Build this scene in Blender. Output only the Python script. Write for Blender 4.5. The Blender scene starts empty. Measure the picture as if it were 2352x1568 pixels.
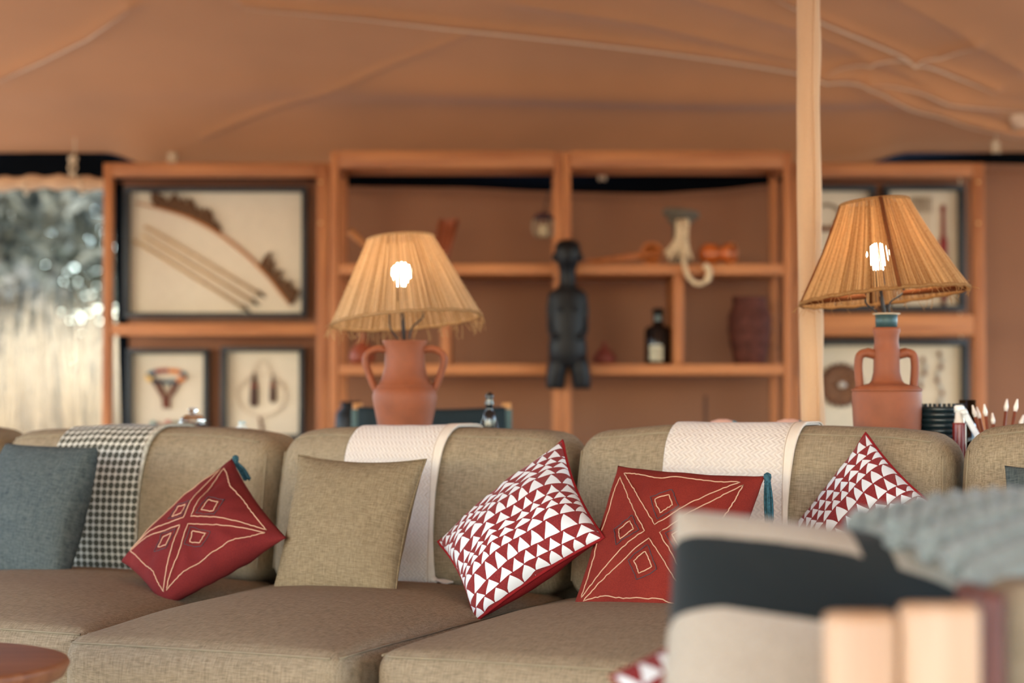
import bpy, bmesh, math, random
from math import sin, cos, pi, radians, atan, exp, sqrt, floor
from mathutils import Matrix, Vector, noise
random.seed(7)
SC = bpy.context.scene
COL = SC.collection
# ------------------------------------------------------------------ camera
F = 4573.0; CX = 1176.0; CY = 784.0; PITCH = atan(136 / F); CAMZ = 0.94
cam = bpy.data.cameras.new('camera'); camo = bpy.data.objects.new('camera', cam); COL.objects.link(camo)
camo.location = (0, 0, CAMZ); camo.rotation_euler = (pi / 2 + PITCH, 0, 0)
cam.sensor_width = 36.0; cam.lens = 36.0 * F / 2352.0; cam.clip_start = 0.05; cam.clip_end = 500
cam.dof.use_dof = True; cam.dof.focus_distance = 4.66; cam.dof.aperture_fstop = 2.0
SC.camera = camo
# ------------------------------------------------------------------ light
SC.view_settings.view_transform = 'Standard'; SC.view_settings.look = 'None'
SC.view_settings.exposure = -0.2; SC.view_settings.gamma = 1.0; SC.view_settings.use_curve_mapping = False
SC.cycles.use_denoising = True
SC.cycles.max_bounces = 8; SC.cycles.caustics_reflective = False; SC.cycles.caustics_refractive = False
SC.cycles.sample_clamp_indirect = 6.0
world = bpy.data.worlds.new('world'); SC.world = world; world.use_nodes = True
wn = world.node_tree; bg = wn.nodes['Background']
sky = wn.nodes.new('ShaderNodeTexSky'); sky.sky_type = 'NISHITA'; sky.sun_disc = False
SUN_EL = radians(38); SUN_AZ = radians(205)      # sun behind the camera, in front of the open tent
sky.sun_elevation = SUN_EL; sky.sun_rotation = SUN_AZ; sky.air_density = 1.0; sky.dust_density = 0.8; sky.ozone_density = 1.0
wn.links.new(sky.outputs[0], bg.inputs[0]); bg.inputs[1].default_value = 1.75
sun = bpy.data.lights.new('sun', 'SUN'); suno = bpy.data.objects.new('sun', sun); COL.objects.link(suno)
sun.energy = 3.4; sun.angle = radians(0.6); sun.color = (1.0, 0.96, 0.9)
_sd = Vector((sin(SUN_AZ) * cos(SUN_EL), cos(SUN_AZ) * cos(SUN_EL), sin(SUN_EL)))
suno.rotation_euler = (-_sd).to_track_quat('-Z', 'Y').to_euler(); suno.location = (6, 12, 12)

# ------------------------------------------------------------------ helpers
def ray(px, py):
    a = (px - CX) / F; b = -(py - CY) / F
    dy = cos(PITCH) - b * sin(PITCH); dz = sin(PITCH) + b * cos(PITCH)
    return Vector((a / dy, 1.0, dz / dy))
def at(px, py, d):
    r = ray(px, py) * d; return Vector((r.x, d, CAMZ + r.z))
def lin(c):
    return tuple((x / 12.92 if x <= .04045 else ((x + .055) / 1.055) ** 2.4) for x in (v / 255.0 for v in c))

class NT:
    """small shader-node writer"""
    def __init__(s, name):
        s.m = bpy.data.materials.new(name); s.m.use_nodes = True; s.t = s.m.node_tree
        s.b = s.t.nodes['Principled BSDF']; s.o = s.t.nodes['Material Output']; s.tc = s.t.nodes.new('ShaderNodeTexCoord')
    def n(s, kind, **kw):
        x = s.t.nodes.new(kind)
        for k, v in kw.items(): setattr(x, k, v)
        return x
    def put(s, v, sock):
        if isinstance(v, bpy.types.NodeSocket): s.t.links.new(v, sock)
        else: sock.default_value = v
    def m_(s, op, a, b=0.0, c=0.0):
        x = s.n('ShaderNodeMath', operation=op); s.put(a, x.inputs[0]); s.put(b, x.inputs[1]); s.put(c, x.inputs[2]); return x.outputs[0]
    def sep(s, v):
        x = s.n('ShaderNodeSeparateXYZ'); s.put(v, x.inputs[0]); return x.outputs
    def mapped(s, scale, src='Object', rot=(0, 0, 0)):
        x = s.n('ShaderNodeMapping'); s.t.links.new(s.tc.outputs[src], x.inputs[0])
        x.inputs['Scale'].default_value = scale; x.inputs['Rotation'].default_value = rot; return x.outputs[0]
    def noise(s, scale, detail=3.0, vec=None, rough=.55, src='Object'):
        x = s.n('ShaderNodeTexNoise'); x.inputs['Scale'].default_value = 1.0; x.inputs['Detail'].default_value = detail
        x.inputs['Roughness'].default_value = rough
        if not isinstance(scale, tuple): scale = (scale,) * 3
        s.t.links.new(vec or s.mapped(scale, src), x.inputs['Vector']); return x.outputs['Fac']
    def ramp(s, f, lo, hi):
        x = s.n('ShaderNodeMapRange'); s.put(f, x.inputs[0]); x.inputs[1].default_value = lo; x.inputs[2].default_value = hi; return x.outputs[0]
    def mix(s, f, a, b):
        x = s.n('ShaderNodeMix', data_type='RGBA'); s.put(f, x.inputs[0])
        for v, k in ((a, 6), (b, 7)):
            s.put(v if isinstance(v, bpy.types.NodeSocket) else (*v, 1.0), x.inputs[k])
        return x.outputs[2]
    def color(s, v): s.put(v if isinstance(v, bpy.types.NodeSocket) else (*v, 1.0), s.b.inputs['Base Color'])
    def bump(s, h, strength=.3, dist=.002):
        x = s.n('ShaderNodeBump'); x.inputs['Strength'].default_value = strength; x.inputs['Distance'].default_value = dist
        s.put(h, x.inputs['Height']); s.t.links.new(x.outputs[0], s.b.inputs['Normal'])
    def set(s, rough=.8, spec=.3, metal=0.0, sheen=0.0):
        s.b.inputs['Roughness'].default_value = rough; s.b.inputs['Specular IOR Level'].default_value = spec
        s.b.inputs['Metallic'].default_value = metal; s.b.inputs['Sheen Weight'].default_value = sheen; return s
    def translucent(s, col, fac):
        t = s.n('ShaderNodeBsdfTranslucent'); s.put(col if isinstance(col, bpy.types.NodeSocket) else (*col, 1.0), t.inputs[0])
        x = s.n('ShaderNodeMixShader'); x.inputs[0].default_value = fac
        s.t.links.new(s.b.outputs[0], x.inputs[1]); s.t.links.new(t.outputs[0], x.inputs[2]); s.t.links.new(x.outputs[0], s.o.inputs[0])

MATS = {}
def plain(name, rgb, rough=.7, spec=.35, metal=0.0, vary=.12, vscale=25.0, bump=0.0, bscale=200.0, sheen=0.0):
    if name in MATS: return MATS[name]
    k = NT(name); c = lin(rgb)
    lo = tuple(x * (1 - vary) for x in c); hi = tuple(min(1, x * (1 + vary)) for x in c)
    k.color(k.mix(k.ramp(k.noise(vscale), .3, .7), lo, hi)); k.set(rough, spec, metal, sheen)
    if bump: k.bump(k.noise(bscale, 2.0), bump)
    MATS[name] = k.m; return k.m

def linen(name, rgb, rgb2, vary=.5, thread=420.0, sheen=.0, flat=False):
    if name in MATS: return MATS[name]
    k = NT(name); a, b = lin(rgb), lin(rgb2)
    h = k.noise((45, thread, 45) if flat else (40, thread, thread), 3.0); v = k.noise((thread, 45, 45) if flat else (thread, 40, 40), 3.0); big = k.noise(6.0, 2.0)
    f = k.m_('ADD', k.m_('MULTIPLY', h, .55), k.m_('MULTIPLY', v, .45))
    c = k.mix(k.ramp(f, .36, .62), b, a)
    c2 = k.mix(k.m_('MULTIPLY', k.ramp(big, .3, .7), .3), c, tuple(x * .8 for x in a))
    k.color(c2); k.set(.95, .1, 0, sheen); k.bump(f, .5, .0015); MATS[name] = k.m; return k.m

def wood(name, rgb, rgb2, axis=2, rough=.5, scale=1.0, spec=.35):
    if name in MATS: return MATS[name]
    k = NT(name); sc = [28.0 * scale] * 3; sc[axis] = 1.6 * scale
    g = k.noise(tuple(sc), 4.0); sc2 = [160.0 * scale] * 3; sc2[axis] = 5.0 * scale; g2 = k.noise(tuple(sc2), 2.0)
    f = k.m_('ADD', k.m_('MULTIPLY', g, .75), k.m_('MULTIPLY', g2, .25))
    k.color(k.mix(k.ramp(f, .35, .65), lin(rgb2), lin(rgb))); k.set(rough, spec); k.bump(g2, .15, .001); MATS[name] = k.m; return k.m

def canvas(name, rgb, transl, tcol=None):
    if name in MATS: return MATS[name]
    k = NT(name); c = lin(rgb)
    big = k.noise(1.3, 2.0); fine = k.noise(330.0, 2.0)
    f = k.m_('ADD', k.m_('MULTIPLY', big, .7), k.m_('MULTIPLY', fine, .3))
    cc = k.mix(k.ramp(f, .35, .65), tuple(x * .9 for x in c), tuple(min(1, x * 1.08) for x in c))
    k.color(cc); k.set(.85, .2, 0, .1); k.bump(fine, .12, .001)
    if transl: k.translucent(lin(tcol) if tcol else cc, transl)
    MATS[name] = k.m; return k.m

WM = {}
def thing(name, label, cat, mat=None, group=None, kind=None):
    o = bpy.data.objects.new(name, None); COL.objects.link(o); o.empty_display_size = .05
    m = mat if isinstance(mat, Matrix) else Matrix.Translation(mat or (0, 0, 0))
    o.matrix_world = m; WM[o.name] = m.copy(); tag(o, label, cat, group, kind); return o
def tag(o, label=None, cat=None, group=None, kind=None):
    if label: o['label'] = label
    if cat: o['category'] = cat
    if group: o['group'] = group
    if kind: o['kind'] = kind
    return o
def mk(name, vf, mat, parent=None, world=False, smooth=True, uv=None, origin=None):
    V, Fc = vf[0], vf[1]
    if parent is not None and world:
        inv = WM[parent.name].inverted(); V = [inv @ Vector(v) for v in V]
    org = None
    if parent is None:
        xs = list(zip(*[tuple(v) for v in V]))
        org = Vector(origin) if origin else Vector(((min(xs[0]) + max(xs[0])) / 2, (min(xs[1]) + max(xs[1])) / 2, min(xs[2])))
        V = [Vector(v) - org for v in V]
    me = bpy.data.meshes.new(name); me.from_pydata([tuple(v) for v in V], [], Fc); me.validate(); me.update()
    if smooth: me.polygons.foreach_set('use_smooth', [True] * len(me.polygons))
    if uv:
        l = me.uv_layers.new(name='uv')
        for i, lp in enumerate(me.loops): l.data[i].uv = uv[lp.vertex_index]
    me.materials.append(mat)
    o = bpy.data.objects.new(name, me); COL.objects.link(o)
    if parent is not None:
        o.parent = parent; WM[o.name] = WM[parent.name]
    else:
        o.location = org; WM[o.name] = Matrix.Translation(org)
    return o
def sub(name, vf, mat, part, smooth=True, uv=None):
    return mk(name, vf, mat, part, False, smooth, uv)
def join(*vfs):
    V, Fc = [], []
    for v, f in vfs:
        n = len(V); V += list(v); Fc += [tuple(i + n for i in q) for q in f]
    return V, Fc
def xf(vf, m): return [m @ Vector(v) for v in vf[0]], vf[1]

def box(x0, x1, y0, y1, z0, z1, bev=.004):
    bm = bmesh.new(); bmesh.ops.create_cube(bm, size=1)
    for v in bm.verts:
        v.co = Vector(((x0 + x1) / 2 + v.co.x * (x1 - x0), (y0 + y1) / 2 + v.co.y * (y1 - y0), (z0 + z1) / 2 + v.co.z * (z1 - z0)))
    if bev: bmesh.ops.bevel(bm, geom=bm.edges[:], offset=min(bev, .45 * min(abs(x1 - x0), abs(y1 - y0), abs(z1 - z0))), segments=2, affect='EDGES', profile=.6)
    bm.verts.index_update(); r = ([v.co.copy() for v in bm.verts], [tuple(v.index for v in f.verts) for f in bm.faces]); bm.free(); return r
def lathe(prof, n=32, c=(0, 0, 0), cap=True, sx=1.0, sy=1.0):
    V, Fc = [], []
    for r, z in prof:
        for k in range(n):
            a = 2 * pi * k / n; V.append(Vector((c[0] + r * sx * cos(a), c[1] + r * sy * sin(a), c[2] + z)))
    for i in range(len(prof) - 1):
        for k in range(n):
            k2 = (k + 1) % n; Fc.append((i * n + k, i * n + k2, (i + 1) * n + k2, (i + 1) * n + k))
    if cap:
        Fc.append(tuple(range(n - 1, -1, -1))); m = (len(prof) - 1) * n; Fc.append(tuple(m + k for k in range(n)))
    return V, Fc
def catmull(pts, per=6):
    P = [Vector(p) for p in pts]; out = []
    for i in range(len(P) - 1):
        a = P[max(i - 1, 0)]; b = P[i]; c = P[i + 1]; d = P[min(i + 2, len(P) - 1)]
        for j in range(per):
            t = j / per
            out.append(.5 * ((2 * b) + (c - a) * t + (2 * a - 5 * b + 4 * c - d) * t * t + (3 * b - a - 3 * c + d) * t ** 3))
    out.append(P[-1]); return out
def tube(pts, r, n=8, closed=False, cap=True, flat=1.0):
    P = [Vector(p) for p in pts]; L = len(P); V, Fc = [], []
    up = Vector((0, 0, 1)); prev = None
    for i in range(L):
        if closed: t = P[(i + 1) % L] - P[i - 1]
        else: t = P[min(i + 1, L - 1)] - P[max(i - 1, 0)]
        if t.length < 1e-9: t = Vector((0, 0, 1))
        t.normalize()
        if prev is None:
            a = t.cross(up)
            if a.length < 1e-3: a = t.cross(Vector((1, 0, 0)))
        else:
            a = prev - t * prev.dot(t)
            if a.length < 1e-5: a = t.cross(up)
        a.normalize(); prev = a; b = t.cross(a); rr = r[i] if isinstance(r, (list, tuple)) else r
        for k in range(n):
            q = 2 * pi * k / n; V.append(P[i] + a * (rr * cos(q)) + b * (rr * flat * sin(q)))
    for i in range(L if closed else L - 1):
        j = (i + 1) % L
        for k in range(n):
            k2 = (k + 1) % n; Fc.append((i * n + k, i * n + k2, j * n + k2, j * n + k))
    if cap and not closed:
        Fc.append(tuple(range(n - 1, -1, -1))); Fc.append(tuple((L - 1) * n + k for k in range(n)))
    return V, Fc
def loft(secs, n=16):
    """secs: (centre, rx, ry) stacked along z"""
    V, Fc = [], []
    for c, rx, ry in secs:
        for k in range(n):
            a = 2 * pi * k / n; V.append(Vector((c[0] + rx * cos(a), c[1] + ry * sin(a), c[2])))
    for i in range(len(secs) - 1):
        for k in range(n):
            k2 = (k + 1) % n; Fc.append((i * n + k, i * n + k2, (i + 1) * n + k2, (i + 1) * n + k))
    Fc.append(tuple(range(n - 1, -1, -1))); m = (len(secs) - 1) * n; Fc.append(tuple(m + k for k in range(n)))
    return V, Fc
def grid(nu, nv, fn):
    V = [Vector(fn(i / nu, j / nv)) for j in range(nv + 1) for i in range(nu + 1)]
    Fc = [(j * (nu + 1) + i, j * (nu + 1) + i + 1, (j + 1) * (nu + 1) + i + 1, (j + 1) * (nu + 1) + i) for j in range(nv) for i in range(nu)]
    uv = [(i / nu, j / nv) for j in range(nv + 1) for i in range(nu + 1)]
    return V, Fc, uv
def sheet(nu, nv, fn, th=.003, nrm=None):
    """closed thin sheet: fn(u,v) -> point, offset by th along the local normal"""
    V, Fc, uv = grid(nu, nv, fn); N = nu + 1; W = []
    for j in range(nv + 1):
        for i in range(nu + 1):
            a = V[j * N + min(i + 1, nu)] - V[j * N + max(i - 1, 0)]; b = V[min(j + 1, nv) * N + i] - V[max(j - 1, 0) * N + i]
            q = a.cross(b); q = q.normalized() if q.length > 1e-12 else Vector((0, 0, 1)); W.append(V[j * N + i] + q * th)
    n0 = len(V); Fn = [tuple(reversed(q)) for q in Fc] + [tuple(i + n0 for i in q) for q in Fc]
    rim = [i for i in range(N)] + [j * N + nu for j in range(1, nv + 1)] + [nv * N + i for i in range(nu - 1, -1, -1)] + [j * N for j in range(nv - 1, 0, -1)]
    for k in range(len(rim)):
        a, b = rim[k], rim[(k + 1) % len(rim)]; Fn.append((a, b, b + n0, a + n0))
    return V + W, Fn, uv + uv
def soft_box(hx, hy, hz, r, m=10, k=4, deform=None):
    """rounded box centred on the origin"""
    def axis(h):
        e = [-h + r * (1 - cos(pi / 2 * i / k)) * 1.0 for i in range(k)]
        inner = [-(h - r) + 2 * (h - r) * i / m for i in range(m + 1)]
        return e + inner + [-x for x in reversed(e)]
    ax, ay, az = axis(hx), axis(hy), axis(hz); V, Fc, idx = [], [], {}
    def rnd(p):
        q = Vector((max(-(hx - r), min(hx - r, p[0])), max(-(hy - r), min(hy - r, p[1])), max(-(hz - r), min(hz - r, p[2]))))
        d = Vector(p) - q
        return q + d.normalized() * r if d.length > 1e-9 else q
    def vid(p):
        key = tuple(round(c, 6) for c in p)
        if key not in idx:
            idx[key] = len(V); w = rnd(p); V.append(deform(w) if deform else w)
        return idx[key]
    def face(A, B, fn, flip):
        for i in range(len(A) - 1):
            for j in range(len(B) - 1):
                q = [vid(fn(A[i], B[j])), vid(fn(A[i + 1], B[j])), vid(fn(A[i + 1], B[j + 1])), vid(fn(A[i], B[j + 1]))]
                Fc.append(tuple(reversed(q)) if flip else tuple(q))
    face(ax, ay, lambda a, b: (a, b, hz), False); face(ax, ay, lambda a, b: (a, b, -hz), True)
    face(ax, az, lambda a, b: (a, -hy, b), False); face(ax, az, lambda a, b: (a, hy, b), True)
    face(ay, az, lambda a, b: (hx, a, b), False); face(ay, az, lambda a, b: (-hx, a, b), True)
    return V, Fc
def nz(p, s=1.0, seed=0.0): return noise.noise(Vector((p[0] * s + seed, p[1] * s - seed * .7, p[2] * s + seed * 1.3)))

# ------------------------------------------------------------------ materials shared by many things
M_ROOF = canvas('tan_canvas_roof', (192, 130, 82), .008, (205, 140, 90))
M_WALL = canvas('brown_canvas_wall', (132, 90, 66), .015)
M_BLACKC = plain('black_canvas', (10, 13, 17), 1.0, .03)
M_SLEEVE = canvas('beige_canvas_sleeve', (204, 166, 130), .1)
M_SOFA = linen('taupe_linen', (158, 142, 118), (112, 98, 78))
M_SEAM = plain('taupe_piping', (138, 124, 102), .95, .1)
M_SHELFV = wood('shelf_timber_upright', (178, 112, 64), (140, 80, 42), 2)
M_SHELFH = wood('shelf_timber_level', (184, 118, 68), (146, 86, 46), 0)
M_BLACKW = plain('black_frame_wood', (22, 27, 32), .45, .4)
M_CREAM = plain('cream_mount_board', (210, 196, 174), .9, .1, vary=.03)
M_TERRA = plain('terracotta', (132, 72, 44), .6, .35, vary=.16, vscale=14, bump=.15, bscale=60)
M_EBONY = plain('ebony_black_wood', (11, 11, 13), .5, .25, vary=.2, bump=.2, bscale=60)
M_JUTE = None

# ------------------------------------------------------------------ structure: ground, floor, roof, walls
def quadmesh(pts): return [Vector(p) for p in pts], [tuple(range(len(pts)))]
k = NT('dry_sand_ground'); a = k.noise(.8, 5.0); k.color(k.mix(k.ramp(a, .3, .7), lin((172, 160, 142)), lin((206, 196, 180)))); k.set(.95, .1); k.bump(k.noise(14.0), .4, .02)
tag(mk('ground', (lambda g: (g[0], g[1]))(grid(40, 40, lambda u, v: (-60 + 120 * u, -40 + 120 * v, -.06 + .05 * nz((u * 40, v * 40, 0), .6)))), k.m), 'dry sandy ground around the tent', kind='structure')
unseen_floor = mk('floor', box(-5.2, 5.2, -4.4, 10.7, -.05, 0, .01), wood('unseen_bounce_boards', (206, 200, 190), (182, 174, 162), 1), smooth=False); tag(unseen_floor, 'unseen tent floor, pale to bounce daylight', kind='structure')  # never in view; made pale to bounce daylight onto the sofa fronts

ROOF_E = 10.45; ROOF_Z = 2.245; SL = .30
def roof_base(x, y):
    if y > 4.0: z = ROOF_Z + SL * (ROOF_E - y)
    else: z = ROOF_Z + SL * (ROOF_E - 4.0) - .28 * (4.0 - y)
    z -= .62 * max(0, abs(x) - 3.3) * max(0, min(1, (9.5 - y) / 3))  # front slope and side drops, out of view, shaped to cut sky light
    return z
def on_roof(px, py):
    d = ray(px, py); t = (ROOF_Z + SL * ROOF_E - CAMZ) / (d.z + SL)   # plane z = ROOF_Z+SL*(ROOF_E-y)
    return Vector((d.x * t, d.y * t))
CREASE = []   # (polyline in x,y ; depth ; width)
for pts, a, w in [
    ([(560, -10), (830, 22), (1010, 48), (1250, 78), (1500, 108), (1840, 150), (1990, 170), (2200, 250), (2352, 292)], .04, .02),
    ([(1780, -10), (1900, 45), (2060, 105), (2200, 158), (2290, 186)], .038, .018),
    ([(1200, 10), (1500, 60), (1850, 140), (2120, 235), (2352, 285)], .03, .05),
    ([(1560, -10), (1850, 70), (2100, 165), (2352, 270)], .028, .05),
    ([(1900, 150), (2010, 125), (2160, 118), (2240, 85)], .03, .03),
    ([(2000, 170), (2120, 185), (2352, 235)], .03, .03),
    ([(-10, 168), (90, 120), (200, 62), (300, -10)], .035, .04),
    ([(470, 296), (640, 238), (800, 180), (1080, 78)], .018, .018),
    ([(2060, -10), (2200, 60), (2352, 150)], .03, .06)]:
    CREASE.append(([on_roof(*p) for p in pts], a, w))
def seg_d(p, a, b):
    ab = b - a; t = max(0, min(1, (p - a).dot(ab) / max(ab.length_squared, 1e-9))); return (p - a - ab * t).length
def roof_z(x, y):
    z = roof_base(x, y)
    if y > 5.5:
        p = Vector((x, y))
        for pl, a, w in CREASE:
            d = min(seg_d(p, pl[i], pl[i + 1]) for i in range(len(pl) - 1))
            if d < 6 * w: z -= a * exp(-d / w)
        z -= .055 * exp(-((y - 9.72 - .05 * sin(x * 1.3)) / .14) ** 2) * (.55 + .45 * sin(x * 1.1 + .6))
        z += .05 * sin(x * 1.25 + .7) * max(0, min(1, (y - 6) / 2)) * max(0, (10.45 - y) / 3)
        def sm(a, b): t = max(0, min(1, (x - a) / (b - a))); return t * t * (3 - 2 * t)
        z -= .085 * (max(0, y - 9.9) / .55) ** 1.5 * sm(-2.15, -1.85) * (1 - sm(1.75, 2.1))
    return z
xs = [-5.6, -4.8, -4.2, -3.8, -3.5] + [-3.3 + 6.6 * i / 420 for i in range(421)] + [3.5, 3.9, 4.6, 5.4]
ys = [-2.7, -1.4, -.6, .2, 1.2, 2.2, 3.2, 4.0, 4.6, 5.5, 6.2] + [6.9 + 3.55 * i / 230 for i in range(231)]
V = [Vector((x, y, roof_z(x, y))) for y in ys for x in xs]; nx = len(xs)
Fc = [(j * nx + i, j * nx + i + 1, (j + 1) * nx + i + 1, (j + 1) * nx + i) for j in range(len(ys) - 1) for i in range(nx - 1)]
roof = mk('ceiling', (V, Fc), M_ROOF); tag(roof, 'tan canvas tent ceiling with tension folds', kind='structure')

M_STREAK = plain('painted_light_streak', (240, 206, 168), .6, .3, vary=.05)  # pale tint standing in for light reflected onto the canvas
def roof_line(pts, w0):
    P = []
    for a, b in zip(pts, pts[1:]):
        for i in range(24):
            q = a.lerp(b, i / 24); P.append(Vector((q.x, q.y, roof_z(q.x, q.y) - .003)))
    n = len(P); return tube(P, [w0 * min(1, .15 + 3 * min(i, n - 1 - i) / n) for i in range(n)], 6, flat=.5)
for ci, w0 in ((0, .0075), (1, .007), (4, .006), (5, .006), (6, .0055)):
    mk('light_streak', roof_line(CREASE[ci][0], w0), M_STREAK, roof, world=True)  # strips along the folds paint the bright reflected streaks
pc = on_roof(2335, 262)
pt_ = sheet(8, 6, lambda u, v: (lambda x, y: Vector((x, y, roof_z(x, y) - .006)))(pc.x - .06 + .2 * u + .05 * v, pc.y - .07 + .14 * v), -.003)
mk('light_patch', (pt_[0], pt_[1]), plain('painted_light_patch', (222, 180, 140), .6, vary=.2, vscale=40), roof, world=True)  # pale sheet painting the bright reflected spot on the ceiling
# back wall: sagging top edge
WY = 10.35
TOPPX = [(240, 414), (700, 414), (775, 428), (1050, 432), (1255, 440), (1500, 446), (1640, 438), (1765, 424), (1840, 412), (1960, 392), (2060, 380), (2260, 377), (2352, 378), (2700, 380), (3000, 382)]
def wall_top(x):
    T = [at(a, b, WY) for a, b in TOPPX]
    for i in range(len(T) - 1):
        if x <= T[i + 1].x:
            t = (x - T[i].x) / (T[i + 1].x - T[i].x); t = t * t * (3 - 2 * t) * .5 + t * .5
            return T[i].z + (T[i + 1].z - T[i].z) * t
    return T[-1].z
xL0 = at(262, 412, WY).x; xL1 = at(280, 990, WY).x; zl0 = at(262, 412, WY).z; zl1 = at(280, 990, WY).z
def wall_fn(u, v):
    x1 = 4.3
    def left(z): return xL0 + (xL1 - xL0) * (zl0 - z) / (zl0 - zl1)
    zt = wall_top(left(zl0) + (x1 - left(zl0)) * u); z = zt * v
    x = left(z) + (x1 - left(z)) * u
    return Vector((x, WY + .018 * sin(x * 5.1) * (1 - v * .6) + .012 * sin(x * 11 + 2) * (1 - v), z))
wall = mk('wall_back', (lambda s: (s[0], s[1]))(sheet(90, 24, wall_fn, .004)), M_WALL); tag(wall, 'brown canvas back wall of the tent', kind='structure')
hem = tube([wall_fn(i / 90, 1) + Vector((0, -.004, -.01)) for i in range(91)], .013, 6)
mk('top_hem', hem, M_WALL, wall, world=True)
bind = sheet(3, 20, lambda u, v: wall_fn(0, v) + Vector((-.004 + .052 * u, -.012, 0)), .004)
mk('edge_binding', (bind[0], bind[1]), M_BLACKC, wall, world=True)
# black mesh band behind the sagging wall top, along the eave
band = sheet(60, 4, lambda u, v: Vector((-5.4 + 10.8 * u, 10.47 + .02 * sin(u * 40), 1.86 + .42 * v if u > .315 else at(0, 413 - 6 * sin(u * 9), 10.47).z + (2.28 - at(0, 413, 10.47).z) * v)), .004)
tag(mk('trim_1', (band[0], band[1]), M_BLACKC), 'black canvas eave band behind the wall top', kind='structure')
# rolled-up canvas blind above the window opening
rb = thing('canvas_blind', 'rolled beige canvas blind above the window opening', 'blind', at(110, 425, 10.3))
def roll_pt(i):
    u = i / 30; p = at(-260 + 515 * u, 430 - 9 * u + 5 * sin(u * 7), 10.3); return p
mk('rolled_canvas', tube([roll_pt(i) for i in range(31)], [.028 + .006 * sin(i * 1.7) for i in range(31)], 12, flat=1.3), M_SLEEVE, rb, world=True)
for px in (-40, 60, 188):
    c = at(px, 427, 10.3)
    mk('tie_cord', tube([c + Vector((.0, .04 * cos(a), .05 * sin(a))) for a in [2 * pi * i / 14 for i in range(14)]], .004, 5, closed=True), plain('pale_rope', (214, 190, 156), .9), rb, world=True)

# rope ties at the eave
M_ROPE = plain('pale_rope', (214, 190, 156), .9)
for px, py, d, lab, drop in [(168, 372, 10.2, 'frayed pale rope tie knotted on the black eave band', .085), (397, 364, 10.3, 'small pale rope tie above the bow display unit', .02),
                             (1383, 406, 10.42, 'small pale rope tie on the black band above the carved figure', .02), (2286, 338, 10.2, 'small pale rope tie on the ceiling edge above the frame-filled display unit corner', .03)]:
    c = at(px, py, d); r = thing('rope_tie', lab, 'rope', c, group='rope ties along the eave')
    kn = catmull([(-.022, 0, .016), (-.006, -.014, .026), (.016, 0, .012), (.0, .014, -.004), (-.016, -.006, .004), (.004, -.016, .018), (.02, .004, .024)], 5)
    mk('knot', tube(kn, .0065, 6), M_ROPE, r)
    for s in (-1, 1):
        mk('loose_end', tube(catmull([(0, 0, .0), (s * .018, -.012, -drop * .35), (s * .006, -.016, -drop * .7), (s * .02, -.014, -drop)], 5), [.006] * 12 + [.004] * 4, 6), M_ROPE, r)
    mk('hanger_loop', tube(catmull([(0, 0, .02), (.006, .01, .06), (0, .03, .13)], 4), .004, 5), M_ROPE, r)

# tent pole wrapped in a laced canvas sleeve
pb = at(1864, 980, 5.9); pole = thing('tent_pole', 'tent pole wrapped in a beige canvas sleeve behind the golden-shaded lamp', 'pole', (pb.x, 5.9, 0))
pw = .0355; zt = roof_base(0, 5.9) - .03
Vp, Fp = [], []; ns, nr = 90, 28
for i in range(ns + 1):
    z = zt * i / ns
    for q in range(nr):
        a = 2 * pi * q / nr; bul = 1 + .05 * nz((cos(a) * 1.5, sin(a) * 1.5, z * 6)) + .07 * max(0, cos(a - .05)) ** 6 * sin(z * 17 + 1.3 * sin(z * 6))
        xo = pw * bul * cos(a); yo = pw * bul * sin(a); Vp.append(Vector((xo + .004 * sin(z * 3) - .006 * (z - 1.4) / 1.4, yo, z)))
for i in range(ns):
    for q in range(nr):
        q2 = (q + 1) % nr; Fp.append((i * nr + q, i * nr + q2, (i + 1) * nr + q2, (i + 1) * nr + q))
mk('canvas_sleeve', (Vp, Fp), M_SLEEVE, pole)
mk('sleeve_seam', tube([Vector((.012 + .003 * sin(z * 9) + .004 * sin(z * 3) - .006 * (z - 1.4) / 1.4, -pw * .955, z)) for z in [zt * i / 90 for i in range(91)]], .0042, 6), M_SLEEVE, pole)
mk('pole_core', lathe([(.026, .0), (.026, zt)], 16), wood('pole_wood', (150, 104, 62), (118, 78, 44), 2), pole)
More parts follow.
